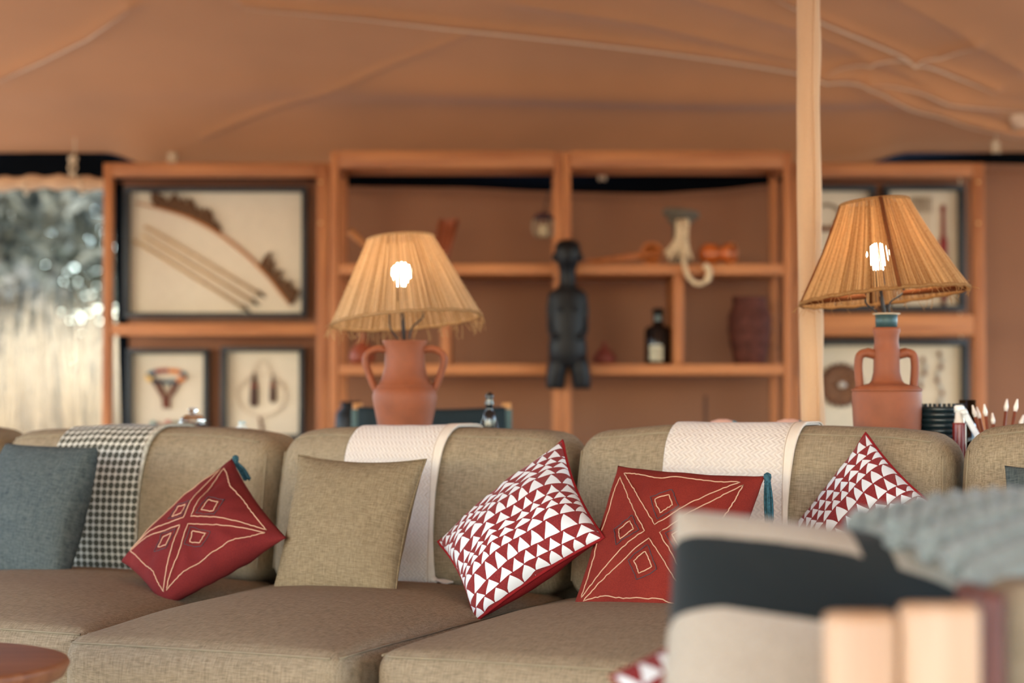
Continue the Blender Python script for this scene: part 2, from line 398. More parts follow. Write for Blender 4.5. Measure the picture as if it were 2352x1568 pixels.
# ------------------------------------------------------------------ shelving
def X(px, d): return at(px, 784, d).x
def Z(py, d): return at(1176, py, d).z
def shelf_box(par, name, x0, x1, y0, y1, z0, z1, m): return mk(name, box(min(x0, x1), max(x0, x1), y0, y1, min(z0, z1), max(z0, z1), .004), m, par, world=True)
CYF = 9.5; CYB = 10.0; SYF = 9.93
def center_unit(pxs, label, lab_div, div_px, div_top):
    l0, l1, r0, r1 = [X(p, CYF) for p in pxs]; zt = Z(348, CYF); zb = Z(386, CYF)
    u = thing('shelving_unit', label, 'shelf', ((l0 + r1) / 2, CYF + .25, 0), group='timber shelving along the back wall')
    for x0, x1 in ((l0, l1), (r0, r1)):
        shelf_box(u, 'upright', x0, x1, CYF, CYF + .045, 0, zt - .0005, M_SHELFV)
        shelf_box(u, 'upright', x0, x1, CYB, CYB + .04, 0, zt - .03, M_SHELFV)
        shelf_box(u, 'side_rail', x0 + .002, x1 - .002, CYF + .046, CYB - .001, zt - .075, zt - .012, M_SHELFV)
    shelf_box(u, 'top_beam', l1 + .001, r0 - .001, CYF - .004, CYF + .045, zb, zt + .004, M_SHELFH)
    shelf_box(u, 'top_beam', l1 + .001, r0 - .001, CYB, CYB + .04, Z(401, CYB), Z(384, CYB), M_SHELFH)
    for py0, py1 in ((606, 630), (836, 860)):
        shelf_box(u, 'shelf_board', l1 + .001, r0 - .001, CYF + .004, CYB + .03, Z(py1, CYF), Z(py0, CYF), M_SHELFH)
    shelf_box(u, 'shelf_board', l1 + .001, r0 - .001, CYF + .004, CYB + .03, .30, .345, M_SHELFH)
    d = shelf_box(u, 'divider', X(div_px[0], CYF), X(div_px[1], CYF), CYF + .006, CYB, Z(836, CYF) + .001, Z(630, CYF) - .001, M_SHELFV)
    return u
center_unit((757, 777, 1273, 1291), 'tall open timber shelving unit behind the shaggy-shaded lamp', '', (1012, 1036), 0)
center_unit((1293, 1312, 1801, 1821), 'tall open timber shelving unit holding the black bottle and brown jar', '', (1548, 1571), 0)
def side_unit(px0, px1, px2, px3, shelf, label):
    l0, l1, r0, r1 = [X(p, SYF) for p in (px0, px1, px2, px3)]; zt = Z(374, SYF)
    u = thing('display_unit', label, 'shelf', ((l0 + r1) / 2, SYF + .05, 0), group='timber shelving along the back wall')
    for x0, x1 in ((l0, l1), (r0, r1)): shelf_box(u, 'upright', x0, x1, SYF, SYF + .07, 0, zt - .0005, M_SHELFV)
    shelf_box(u, 'top_beam', l1 + .001, r0 - .001, SYF - .002, SYF + .07, Z(405, SYF), zt, M_SHELFH)
    shelf_box(u, 'middle_beam', l1 + .001, r0 - .001, SYF, SYF + .07, Z(shelf[1], SYF), Z(shelf[0], SYF), M_SHELFH)
    shelf_box(u, 'bottom_beam', l1 + .001, r0 - .001, SYF, SYF + .07, .08, .14, M_SHELFH)
    for px in (px2 + 9,):
        for py in (418, 512):
            c = at(px, py, SYF - .004); mk('dowel_plug', xf(lathe([(.0, 0), (.009, 0), (.008, .004)], 10, cap=False), Matrix.Translation(c) @ Matrix.Rotation(pi / 2, 4, 'X')), plain('pale_plug', (226, 176, 120)), u, world=True)
side_unit(235, 255, 727, 754, (744, 770), 'timber display unit framing the bow and arrows beside the window opening')
side_unit(1823, 1838, 2238, 2264, (722, 770), 'timber display unit around three black frames behind the golden-shaded lamp')

# ------------------------------------------------------------------ shadow-box frames on the wall
FY = 10.255
def frame(px0, py0, px1, py1, label, rail=.026, depth=.07):
    a = at(px0, py1, FY); b = at(px1, py0, FY); w = b.x - a.x; h = b.z - a.z
    t = thing('shadow_box_frame', label, 'frame', ((a.x + b.x) / 2, FY, a.z), group='black shadow box frames on the wall')
    mk('rail', box(-w / 2, w / 2, 0, depth, 0, rail, .003), M_BLACKW, t); mk('rail', box(-w / 2, w / 2, 0, depth, h - rail, h, .003), M_BLACKW, t)
    mk('stile', box(-w / 2, -w / 2 + rail, .0005, depth, rail, h - rail, .003), M_BLACKW, t); mk('stile', box(w / 2 - rail, w / 2, .0005, depth, rail, h - rail, .003), M_BLACKW, t)
    mk('mount_board', box(-w / 2 + .01, w / 2 - .01, depth - .012, depth - .002, .01, h - .01, 0), M_CREAM, t, smooth=False)
    def P(px, py, dy=.045): 
        q = at(px, py, FY + dy); return q - Vector(((a.x + b.x) / 2, FY, a.z))
    return t, P
M_REED = plain('pale_reed', (196, 164, 124), .8); M_BOWW = plain('bow_wood', (176, 112, 62), .6); M_FEATH = plain('brown_feather', (92, 66, 46), .95, .1, vary=.35, vscale=60)
M_IRON = plain('dark_iron', (38, 36, 36), .5, .4); M_LEATH = plain('brown_leather', (112, 66, 42), .7)
# bow and arrows
t, P = frame(283, 428, 704, 729, 'large black shadow box holding a feathered bow and three arrows')
BOW = [(312, 466), (380, 482), (440, 502), (500, 535), (560, 580), (612, 632), (650, 680), (668, 702)]
bow = mk('bow', tube(catmull([P(*q) for q in BOW], 6), [.0045 + .004 * sin(pi * i / 42) for i in range(43)], 8), M_BOWW, t)
bp = catmull([P(*q) for q in BOW], 12)
def feather(root, d, ln, wd, sd):
    d = Vector(d).normalized(); s = Vector((d.z, 0, -d.x)); rr = random.Random(sd)
    V, Fc = [], []
    for i in range(7):
        u = i / 6; c = Vector(root) + d * ln * u + Vector((0, -.012 * u, 0)); w = wd * sin(pi * min(1, .12 + .85 * u)) * rr.uniform(.8, 1.2)
        V += [c - s * w + Vector((0, .004, 0)), c, c + s * w + Vector((0, .004, 0))]
    for i in range(6):
        for k in (0, 1): Fc.append((i * 3 + k, i * 3 + k + 1, i * 3 + 4 + k, i * 3 + 3 + k))
    n = len(V); V += [v + Vector((0, -.003, 0)) for v in V[:n]]; Fc += [tuple(x + n for x in reversed(q)) for q in Fc]
    return V, Fc
rf = random.Random(3)
for i in range(9, 37, 1):
    c = bp[i]; sub('feather', feather(c, (rf.uniform(-.5, .2), 0, 1), rf.uniform(.07, .11) * (1 if i < 34 else .5), .02, i), M_FEATH, bow)
for i in range(56, 82, 1):
    c = bp[min(i, len(bp) - 1)]; sub('feather', feather(c, (rf.uniform(.1, .9), 0, rf.uniform(.5, 1)), rf.uniform(.045, .11), .016, i), M_FEATH, bow)
mk('bow_string', tube([P(314, 467), P(667, 701)], .0012, 4), M_REED, t) if False else None
for a_, b_ in (((332, 520), (597, 676)), ((326, 540), (583, 694)), ((308, 552), (562, 708))):
    A = P(*a_); B = P(*b_); ar = mk('arrow', tube([A, B], .0085, 7), M_REED, t); d = (B - A).normalized(); s = Vector((d.z, 0, -d.x))
    sub('arrowhead', loft_ah if False else ([B - d * .02 - s * .017, B + d * .04, B - d * .02 + s * .017, B - d * .005 + Vector((0, -.008, 0)), B - d * .005 + Vector((0, .008, 0))], [(0, 1, 3), (1, 2, 3), (2, 0, 3), (1, 0, 4), (2, 1, 4), (0, 2, 4)]), M_IRON, ar, smooth=False)
# beaded collar
t, P = frame(289, 800, 478, 1010, 'black shadow box holding a beaded collar with a hanging tail')
BC = [(60, 92, 104), (214, 120, 40), (150, 40, 36), (40, 88, 110), (224, 176, 80), (36, 40, 52)]
ring = []
for i in range(24):
    u = i / 24; a = 2 * pi * u; q = (382 + 41 * cos(a), 864 - 13 * sin(a)); c = P(*q); ring.append(c)
    mk('bead', lathe([(.004, -.013), (.014, -.008), (.016, 0), (.014, .008), (.004, .013)], 8, c), plain('bead_%d' % (i // 3 % 6), BC[i // 3 % 6], .4, .5), t)
mk('collar_band', tube(ring, .008, 6, closed=True), M_LEATH, t)
for k, (xa, xb) in enumerate(((352, 374), (366, 379), (398, 386), (412, 388))):
    mk('strand', tube(catmull([P(xa, 876), P((xa + xb) / 2 + 1, 896), P(xb, 914), P(376 + 4 * k, 938)], 5), .008, 6), plain('strand_brown', (108, 60, 44), .8), t)
for i, (q, c) in enumerate((((352, 974), (52, 128, 134)), ((364, 978), (122, 60, 60)), ((386, 972), (180, 60, 52)), ((402, 974), (84, 92, 70)), ((414, 975), (70, 74, 60)))):
    mk('bead', lathe([(.003, -.016), (.013, -.01), (.016, 0), (.013, .01), (.003, .016)], 10, P(*q)), plain('loose_bead_%d' % i, c, .45, .5), t)
# pendants
t, P = frame(506, 796, 698, 1010, 'black shadow box holding a shell hoop necklace and two dark pendants')
mk('hoop_necklace', tube([P(600 + 55 * cos(a), 908 - 48 * sin(a)) for a in [2 * pi * i / 40 for i in range(40)]], .0045, 6, closed=True), plain('pale_shell', (204, 184, 160), .5), t)
mk('pendant_cord', tube(catmull([P(582, 860), P(588, 838), P(601, 828), P(614, 838), P(622, 858)], 6), .004, 6), plain('pale_shell', (204, 184, 160)), t)
for xq, wq, y0, y1 in ((583, .022, 855, 935), (626, .017, 860, 925)):
    cc = P(xq, y1); hh = P(xq, y0).z - cc.z
    pd = mk('pendant', lathe([(.004, 0), (wq, .012), (wq * .95, hh * .45), (wq * .65, hh * .72), (wq * .3, hh)], 10, cc, sy=.6), plain('pendant_dark', (70, 44, 36), .6), t)
    sub('beaded_tip', lathe([(wq * .5, -.004), (wq * .9, .0), (wq * .9, .008), (wq * .5, .012)], 10, cc + Vector((0, 0, hh * .6)), sy=.8), plain('pendant_red', (136, 64, 44)), pd)
mk('carved_stick', tube([P(596, 958), P(604, 1004)], [.006, .009], 7), M_LEATH, t)
# frames behind the smooth lamp
t, P = frame(1828, 424, 2012, 712, 'narrow black shadow box half hidden by the canvas-wrapped pole', .03)
mk('necklace_ring', tube([P(1900 + 30 * cos(a), 496 - 26 * sin(a)) for a in [2 * pi * i / 30 for i in range(30)]], .007, 6, closed=True), plain('bronze_ring', (110, 84, 62), .5), t)
mk('leather_strip', box(-.04, .04, -.01, .01, -.03, .03, .006) if False else xf(box(-.06, .06, -.008, .008, -.012, .012, .004), Matrix.Translation(P(1898, 526))), M_LEATH, t)
t, P = frame(2032, 423, 2217, 714, 'black shadow box holding a red sheathed knife and a row of pins', .03)
kn = P(2168, 688); hh = P(2168, 470).z - kn.z
mk('red_sheath', lathe([(.012, 0), (.02, .02), (.0215, hh * .3), (.021, hh * .62), (.011, hh * .68), (.009, hh * .9), (.013, hh * .96), (.006, hh)], 12, kn, sy=.7), plain('red_leather', (128, 34, 34), .55), t)
mk('sheath_knob', lathe([(.003, -.03), (.013, -.022), (.014, -.006), (.004, 0)], 10, kn), plain('dark_red_knob', (84, 30, 28)), t)
for i in range(6):
    mk('pin', tube([P(2096 + 8 * i, 452), P(2097 + 8 * i, 488)], .0042, 6), plain('pale_pin', (150, 128, 104)), t)
mk('pin_bar', tube([P(2090, 456), P(2142, 456)], .003, 5), M_REED, t)
mk('hanging_thread', tube([P(2130, 488), P(2128, 540)], .003, 5), M_REED, t)
t, P = frame(1834, 778, 2226, 1010, 'wide black shadow box holding a round beaded disc and silver jewellery', .034)
dc = P(1932, 884)
disc = mk('beaded_disc', xf(lathe([(.0, .0), (.045, .0), (.065, .012), (.085, .014), (.105, .004), (.108, -.006), (.02, -.01)], 28, cap=False), Matrix.Translation(dc) @ Matrix.Rotation(pi / 2, 4, 'X')), plain('woven_brown', (112, 76, 52), .8, vary=.4, vscale=70), t)
for i in range(22):
    a = 2 * pi * i / 22; sub('rim_bead', lathe([(.004, -.012), (.012, -.006), (.013, .004), (.004, .012)], 8, dc + Vector((.104 * cos(a), -.006, .104 * sin(a)))), plain('dark_bead', (96, 60, 44)), disc)
sub('centre_shell', lathe([(.003, -.014), (.02, -.008), (.024, 0), (.014, .012), (.003, .016)], 12, dc + Vector((0, -.02, 0))), plain('shell_white', (206, 200, 190), .4), disc)
SIL = plain('old_silver', (176, 170, 160), .35, .5, .7)
for x0, y0, pts in ((2120, 826, 5), (2158, 812, 9)):
    chain = []
    for i in range(pts):
        c = P(x0 + 6 * sin(i * 1.3), y0 + 15 * i); chain.append(c)
        mk('pendant_drop', lathe([(.003, -.016), (.009 + .007 * ((i * 7) % 3) / 2, -.008), (.012, .002), (.004, .014)], 8, c, sy=.5), SIL if i % 2 else M_LEATH, t)
    mk('chain', tube(chain, .003, 5), SIL, t)
# white cord hanging beside the frames
for (px, y0, y1, lab) in ((2201, 402, 424, 'short white cord stub above the pin frame'), (2204, 718, 776, 'white cord hanging between two shadow boxes')):
    c0 = at(px, y0, FY - .01); c1 = at(px + 3, y1, FY - .01)
    o = mk('hanging_cord', tube(catmull([c0, (c0 + c1) / 2 + Vector((.006, 0, 0)), c1], 6), .005, 6), M_ROPE); tag(o, lab, 'cord', 'white cords by the frames')

# ------------------------------------------------------------------ things on the shelves
S1 = Z(606, CYF) + .001; S2 = Z(836, CYF) + .001
def place(px, d, z): return Vector((X(px, d), d, z))
# carved black figure fixed to the middle uprights
fc = at(1304, 893, 9.42); fh = at(1304, 550, 9.42).z - fc.z
def fz(py): return at(1304, py, 9.42).z - fc.z
def fx(px): return at(px, 784, 9.42).x - fc.x
body = loft([((0, 0, fz(845)), .05, .05), ((0, 0, fz(838)), .088, .062), ((-.0, 0, fz(800)), .092, .07), ((0, 0, fz(765)), .084, .064), ((0, -.006, fz(740)), .08, .07), ((0, 0, fz(705)), .082, .062), ((0, 0, fz(680)), .086, .056), ((0, 0, fz(668)), .078, .05), ((0, 0, fz(661)), .05, .045),
             ((0, 0, fz(655)), .04, .04), ((0, -.004, fz(625)), .038, .038), ((0, -.006, fz(612)), .044, .05), ((0, -.01, fz(600)), .056, .068), ((0, -.008, fz(580)), .062, .074), ((0, 0, fz(565)), .059, .072), ((0, .004, fz(555)), .048, .06), ((0, .004, fz(550)), .025, .03)], 18)
legs = []
for s, xb, xt in ((-1, -.058, -.045), (1, .066, .05)):
    legs.append(loft([((xb, 0, 0), .04, .04), ((xb, 0, .02), .044, .046), ((xb * .94, 0, fz(860)), .047, .054), ((xt, 0, fz(835)), .05, .06), ((xt * .9, 0, fz(815)), .04, .05)], 14))
arms = []
for s in (-1, 1):
    arms.append(tube(catmull([(s * .068, 0, fz(674)), (s * .076, 0, fz(700)), (s * .078, -.008, fz(735)), (s * .074, -.03, fz(765)), (s * .05, -.062, fz(778))], 6), [.022] * 10 + [.02] * 8 + [.017] * 7, 10))
head = [tube([(0, -.07, fz(585)), (0, -.085, fz(598)), (0, -.075, fz(603))], [.006, .012, .012], 8)]
for s in (-1, 1): head.append(lathe([(.004, -.02), (.012, -.01), (.012, .01), (.004, .022)], 10, (s * .062, 0, fz(592))))
chest = [lathe([(.003, -.012), (.016, -.006), (.017, .004), (.003, .014)], 10, (s * .036, -.055, fz(712))) for s in (-1, 1)]
o = mk('carved_figure', xf(join(body, *legs, *arms, *head, *chest), Matrix.Translation(fc)), M_EBONY)
tag(o, 'black carved wooden figure with long neck fixed to the shelf uprights', 'carving')
# ladle
sh = S1
ld = thing('gourd_ladle', 'long-handled orange gourd ladle lying on the top shelf', 'ladle', place(1497, 9.62, sh))
M_GOURD = plain('orange_gourd', (176, 102, 50), .35, .5, vary=.2)
bowl = lathe([(.004, .06), (.034, .05), (.054, .02), (.057, 0), (.053, -.012), (.044, -.012), (.049, 0), (.045, .018), (.028, .038), (.0, .046)], 20, cap=False)
mk('bowl', xf(bowl, Matrix.Translation((0, 0, .058)) @ Matrix.Rotation(radians(-80), 4, 'X')), M_GOURD, ld)
hl = X(1330, 9.62) - X(1497, 9.62)
mk('handle', tube([(-.04, 0, .05), (hl * .5, .01, .032), (hl, .02, .014)], [.017, .013, .009], 10), M_GOURD, ld)
mk('bowl_bridge', tube([(-.042, -.012, .05), (.042, -.012, .054)], .009, 8), M_GOURD, ld)
# headrest stool with pale tail whisk
hs = thing('wooden_headrest', 'grey mushroom-topped carved headrest on the top shelf', 'headrest', place(1564, 9.7, S1))
M_GREYW = plain('grey_weathered_wood', (86, 78, 66), .7, vary=.25)
topz = Z(495, 9.7) - S1
mk('foot', lathe([(.0, 0), (.07, 0), (.072, .012), (.04, .03)], 20, cap=False), M_GREYW, hs)
mk('stem', lathe([(.038, .028), (.034, .08), (.04, topz - .05), (.07, topz - .02)], 18), M_GREYW, hs)
mk('dished_top', xf(lathe([(.0, -.03), (.05, -.026), (.085, -.006), (.093, .012), (.085, .026), (.07, .03), (.05, .02), (.0, .012)], 24, cap=False, sy=.8), Matrix.Translation((0, 0, topz)) @ Matrix.Rotation(.12, 4, 'Y')), M_GREYW, hs)
mk('top_knob', lathe([(.02, .0), (.022, .014), (.008, .024)], 12, (.004, 0, topz + .012)), M_GREYW, hs)
wk = thing('tail_whisk', 'pale hair whisk hanging over the shelf edge with a curled end', 'whisk', place(1564, 9.6, S1))
M_WHISK = plain('pale_hair', (196, 172, 140), .9, .15, vary=.25, vscale=80)
rw = random.Random(5); hairs = []
for i in range(46):
    x0 = rw.uniform(-.026, .024); x1 = x0 * 2.0 + rw.uniform(-.035, .014)
    hairs.append(tube(catmull([(x0 + .005, rw.uniform(-.08, -.03), .2 + rw.uniform(-.02, .02)), (x0, rw.uniform(-.08, -.04), .12), (x1, rw.uniform(-.085, -.04), .01 + rw.uniform(0, .05))], 4), [.008] * 6 + [.007, .006, .004], 5))
tag(mk('hair_tuft', join(*hairs), M_WHISK, wk), kind='stuff')
mk('curled_tail', tube(catmull([(.0, -.03, .09), (.006, -.07, .05), (.006, -.125, .0), (.024, -.13, -.06), (.068, -.13, -.098), (.115, -.13, -.078), (.122, -.13, -.03), (.1, -.128, -.006)], 6), [.012] * 30 + [.016] * 13, 10), M_WHISK, wk)
# copper gourd
cg = thing('copper_gourd', 'shiny orange calabash cup lying on its side on the top shelf', 'cup', place(1648, 9.62, S1))
prof = [(.004, -.105), (.03, -.098), (.05, -.075), (.054, -.05), (.048, -.02), (.034, 0), (.03, .012), (.044, .03), (.051, .052), (.052, .07), (.046, .07), (.044, .052), (.036, .034), (.0, .02)]
mk('gourd_body', xf(lathe(prof, 24, cap=False), Matrix.Translation((.02, 0, .055)) @ Matrix.Rotation(radians(62), 4, 'Z') @ Matrix.Rotation(radians(90), 4, 'X') if False else Matrix.Translation((.01, 0, .056)) @ Matrix.Rotation(radians(-28), 4, 'Z') @ Matrix.Rotation(radians(90), 4, 'Y')), plain('polished_calabash', (180, 92, 40), .22, .6, vary=.22, vscale=18), cg)
mk('rim_band', xf(tube([(.049 * cos(a), .049 * sin(a), .07) for a in [2 * pi * i / 24 for i in range(24)]], .005, 6, closed=True), Matrix.Translation((.01, 0, .056)) @ Matrix.Rotation(radians(-28), 4, 'Z') @ Matrix.Rotation(radians(90), 4, 'Y')), M_GOURD, cg)
# brown stoneware jar
def zz(py, d): return Z(py, d) - S2
jd = 9.72
j = thing('stoneware_jar', 'dark brown ribbed stoneware jar on the lower shelf', 'jar', place(1722, jd, S2))
M_JAR = plain('brown_stoneware', (84, 46, 38), .8, .2, vary=.35, vscale=30, bump=.3, bscale=30)
H = zz(682, jd)
mk('jar_body', lathe([(.0, 0), (.07, 0), (.078, .01), (.092, H * .25), (.104, H * .5), (.106, H * .66), (.098, H * .78), (.084, H * .86), (.084, H * .97), (.09, H), (.08, H), (.076, H * .9), (.0, H * .88)], 30, cap=False), M_JAR, j)
for q in (.3, .5, .7): mk('raised_band', tube([((.099 if q == .3 else .107) * cos(a), (.099 if q == .3 else .107) * sin(a), H * q) for a in [2 * pi * i / 30 for i in range(30)]], .005, 6, closed=True), M_JAR, j)
# black bottle
bd = 9.7; b = thing('black_bottle', 'square-shouldered black bottle with a pale paper label', 'bottle', place(1512, bd, S2)); H = zz(710, bd)
M_BLKG = plain('black_glass', (10, 14, 18), .12, .6, vary=.02)
mk('bottle_body', lathe([(.0, 0), (.063, 0), (.067, .008), (.067, H * .62), (.06, H * .67), (.03, H * .71), (.026, H * .74), (.026, H * .98), (.0, H * .98)], 28, cap=False), M_BLKG, b)
mk('stopper', lathe([(.028, H * .93), (.029, H), (.02, H + .004)], 16), M_EBONY, b)
lb = grid(12, 4, lambda u, v: (  .0678 * sin(-.75 + 1.0 * u), -.0678 * cos(-.75 + 1.0 * u), H * (.06 + .28 * v)))
mk('paper_label', (lb[0], lb[1]), plain('pale_label', (196, 196, 178), .7, vary=.3, vscale=40), b)
mk('neck_label', (lambda g: (g[0], g[1]))(grid(8, 2, lambda u, v: (.0266 * sin(-.7 + 1.2 * u), -.0266 * cos(-.7 + 1.2 * u), H * (.79 + .1 * v)))), plain('grey_blue_label', (120, 142, 148), .5), b)
# small red pot
rp = thing('lidded_pot', 'small dark red pot with pointed lid between figure and bottle', 'pot', place(1388, 9.7, S2)); H = zz(786, 9.7)
M_REDPOT = plain('dark_red_clay', (110, 46, 34), .55, .35, vary=.2)
mk('pot_body', lathe([(.0, 0), (.045, 0), (.058, .018), (.056, .042), (.04, .058)], 24, cap=False), M_REDPOT, rp)
mk('lid', lathe([(.042, .057), (.032, .07), (.014, .084), (.01, .092), (.013, H - .004), (.004, H + .002)], 20), M_REDPOT, rp)
# small gourd in the other unit
gp = thing('clay_gourd', 'small dark red clay gourd behind the fringed lampshade', 'pot', place(832, 9.7, S2)); H = zz(760, 9.7)
mk('gourd_body', lathe([(.0, 0), (.045, 0), (.062, .022), (.063, .05), (.044, .085), (.018, .115), (.012, H * .86), (.017, H)], 24), plain('red_clay_gourd', (140, 66, 42), .45, .4), gp)
# folding wooden stool leaning
st = thing('leaning_backrest', 'reddish carved wooden backrest leaning behind the fringed lampshade', 'backrest', place(1020, 9.75, S1))
M_RED = wood('red_wood', (150, 78, 46), (112, 54, 32), 2)
zt = Z(500, 9.75) - S1
for dx0, dx1 in ((-.06, -.02), (.0, .06)): mk('side_strip', tube([(dx0, 0, 0), ((dx0 + dx1) / 2, .04, zt * .5), (dx1, .1, zt)], .011, 8), M_RED, st)
mk('back_slab', xf(box(-.03, .03, -.006, .006, 0, zt, .004), Matrix.Translation((-.02, .02, 0)) @ Matrix.Rotation(.13, 4, 'Y') @ Matrix.Rotation(-.3, 4, 'X')), M_RED, st)
mk('top_panel', xf(box(-.03, .03, -.006, .006, -.02, .03, .004), Matrix.Translation((.02, .09, zt - .03))), M_RED, st)
# club leaning out from behind the shade
c0 = place(880, 9.68, S1 + .02); c1 = at(803, 530, 9.62)
o = mk('wooden_club', tube([c0, (c0 + c1) / 2, c1], [.011, .012, .02], 8), M_BOWW); tag(o, 'light wooden club leaning up behind the fringed lampshade', 'club')
# small wire basket hanging on the upright
hb = thing('wire_lantern', 'small wire lantern hanging near the middle upright', 'lantern', at(1248, 545, 9.8))
for i in range(12):
    a = 2 * pi * i / 12; mk('wire', tube(catmull([(.018 * cos(a), .018 * sin(a), .115), (.05 * cos(a), .05 * sin(a), .08), (.052 * cos(a), .052 * sin(a), .03), (.03 * cos(a), .03 * sin(a), 0)], 4), .0035, 5), plain('grey_wire', (146, 128, 104), .5), hb)
mk('lid', lathe([(.05, .085), (.052, .1), (.03, .118), (.006, .125)], 16), plain('dark_maroon_lid', (58, 28, 34), .5), hb)
mk('candle', lathe([(.02, .004), (.02, .06), (.004, .062)], 14), plain('candle_wax', (214, 190, 150), .6), hb)
mk('hanger', tube([(0, 0, .124), (.02, -.02, .2), (.05, -.2, .25)], .003, 5), M_IRON, hb)
# thin stick below the shelf
z0 = .346; c1 = at(1621, 908, 9.7); o = mk('thin_stick', tube([Vector((c1.x - .005, 9.7, z0)), c1], .008, 8), plain('dark_stick', (84, 56, 42))); tag(o, 'thin dark stick standing below the black bottle shelf', 'stick')
# dark vase on the floor-level stand
vd = 8.9; vz = at(806, 922, vd).z
v = thing('dark_vase', 'dark round vase half hidden behind the black chair', 'vase', (X(806, vd), vd, 0))
mk('vase_body', lathe([(.0, 0), (.1, 0), (.12, .05), (.1, vz - .42), (.075, vz - .3), (.06, vz - .24), (.058, vz - .2)], 26, cap=False), M_EBONY, v)
mk('vase_neck', lathe([(.058, vz - .202), (.072, vz - .12), (.066, vz - .05), (.042, vz - .025), (.046, vz), (.036, vz), (.036, vz - .04)], 26, cap=False), M_EBONY, v)
# ------------------------------------------------------------------ sofa (local frame: x along, y into the back, z up)
SA = radians(-25); SM = Matrix.Translation((.147, 5.246, 0)) @ Matrix.Rotation(SA, 4, 'Z')
sofa = thing('sofa', 'long taupe linen sofa with loose seat and back cushions', 'sofa', SM)
def seat(fs0, fs1, bs0, bs1, tf, tb=.14, zt=.42, th=.2, crown=.056, seed=0):
    hx = (fs1 - fs0) / 2; hy = (tb - tf) / 2; hz = th / 2; r = .045
    def df(p):
        u = p.x / hx; v = p.y / hy; w = p.z / hz; a = (v + 1) / 2
        l = fs0 + (bs0 - fs0) * a; rr = fs1 + (bs1 - fs1) * a
        bul = .012 * (1 - u * u) * max(0, -v) * (1 - w * w)
        x = (l + rr) / 2 + u * (rr - l) / 2; y = (tf + tb) / 2 + p.y - bul * 2
        cz = crown * (1 - abs(u) ** 2.4) * (1 - abs(v) ** 2.6) * (1 if w > 0 else -.4)
        z = zt - hz + p.z + cz + .004 * nz((x, y, 0), 4, seed) * (1 - v * v)
        return Vector((x, y, z))
    c = mk('seat_cushion', soft_box(hx, hy, hz, r, 16, 5, df), M_SOFA, sofa)
    kk = .72 * r
    path = [Vector((x, -hy + (r - kk), hz - (r - kk))) for x in [-(hx - r * .6) + 2 * (hx - r * .6) * i / 40 for i in range(41)]]
    sub('front_piping', tube([df(p) + Vector((0, -.001, .001)) for p in path], .003, 6), M_SEAM, c)
    for s in (-1, 1):
        path = [Vector((s * (hx - (r - kk)), -(hy - r * .6) + 2 * (hy - r * .6) * i / 30, hz - (r - kk))) for i in range(31)]
        sub('side_piping', tube([df(p) for p in path], .003, 6), M_SEAM, c)
    return c
seat(-1.62, -.70, -2.0, -.965, -1.12, seed=1)
seat(-.675, .030, -.95, -.045, -1.25, seed=2)
seat(.062, .86, -.03, .985, -1.17, seed=3)
seat(.89, 1.75, 1.0, 2.0, -1.2, seed=4)
seat(-2.6, -1.65, -3.0, -2.02, -1.2, seed=5)
BACK = {}
def backc(key, s0, s1, zt, zb=.415, seed=0):
    hx = (s1 - s0) / 2; hy = .12; hz = (zt - zb) / 2; r = .07; sx = (s0 + s1) / 2
    def df(p):
        u = p.x / hx; v = p.y / hy; w = p.z / hz
        f = (1 - abs(u) ** 2.6) * (1 - abs(w) ** 2.4)
        y = .13 + p.y + .17 * (p.z + hz) - .04 * f * (1 if v < 0 else -.4) + .007 * nz((p.x + sx, 0, p.z), 5, seed) * (1 - u ** 6)
        ear = .012 * (abs(u) ** 8) * max(0, w)
        z = zb + hz + p.z + .014 * max(0, w) * (1 - abs(u) ** 3) - ear * 1.3 + .006 * nz((p.x + sx, 3, 0), 6, seed) * max(0, w)
        return Vector((sx + p.x * (1 - .012 * max(0, w)), y, z))
    c = mk('back_cushion', soft_box(hx, hy, hz, r, 16, 5, df), M_SOFA, sofa); kk = .72 * r; a = r - kk
    path = [Vector((x, -hy + a, hz - a)) for x in [-(hx - r * .7) + 2 * (hx - r * .7) * i / 40 for i in range(41)]]
    sub('top_piping', tube([df(p) for p in path], .0028, 6), M_SEAM, c)
    for s in (-1, 1):
        path = [Vector((s * (hx - a), -hy + a, -(hz - r * .7) + 2 * (hz - r * .7) * i / 24)) for i in range(25)]
        sub('side_piping', tube([df(p) for p in path], .0028, 6), M_SEAM, c)
    BACK[key] = (df, hx, hy, hz, r, sx); return c
backc(0, -1.945, -.962, .846, seed=1); backc(1, -.946, -.046, .85, seed=2); backc(2, -.024, .992, .862, seed=3); backc(3, 1.006, 2.0, .876, seed=4); backc(4, -2.96, -1.962, .85, seed=5)
mk('back_frame', box(-3.0, 2.05, .40, .47, .1, .74, .03), M_SOFA, sofa)
mk('sofa_base', box(-3.0, 2.05, -1.08, .40, .06, .215, .02), M_SOFA, sofa)
for sx in (-2.9, -1.4, .1, 1.95):
    for sy in (-1.0, .35): mk('foot', lathe([(.025, 0), (.032, .062)], 12, (sx, sy, 0)), M_EBONY, sofa)

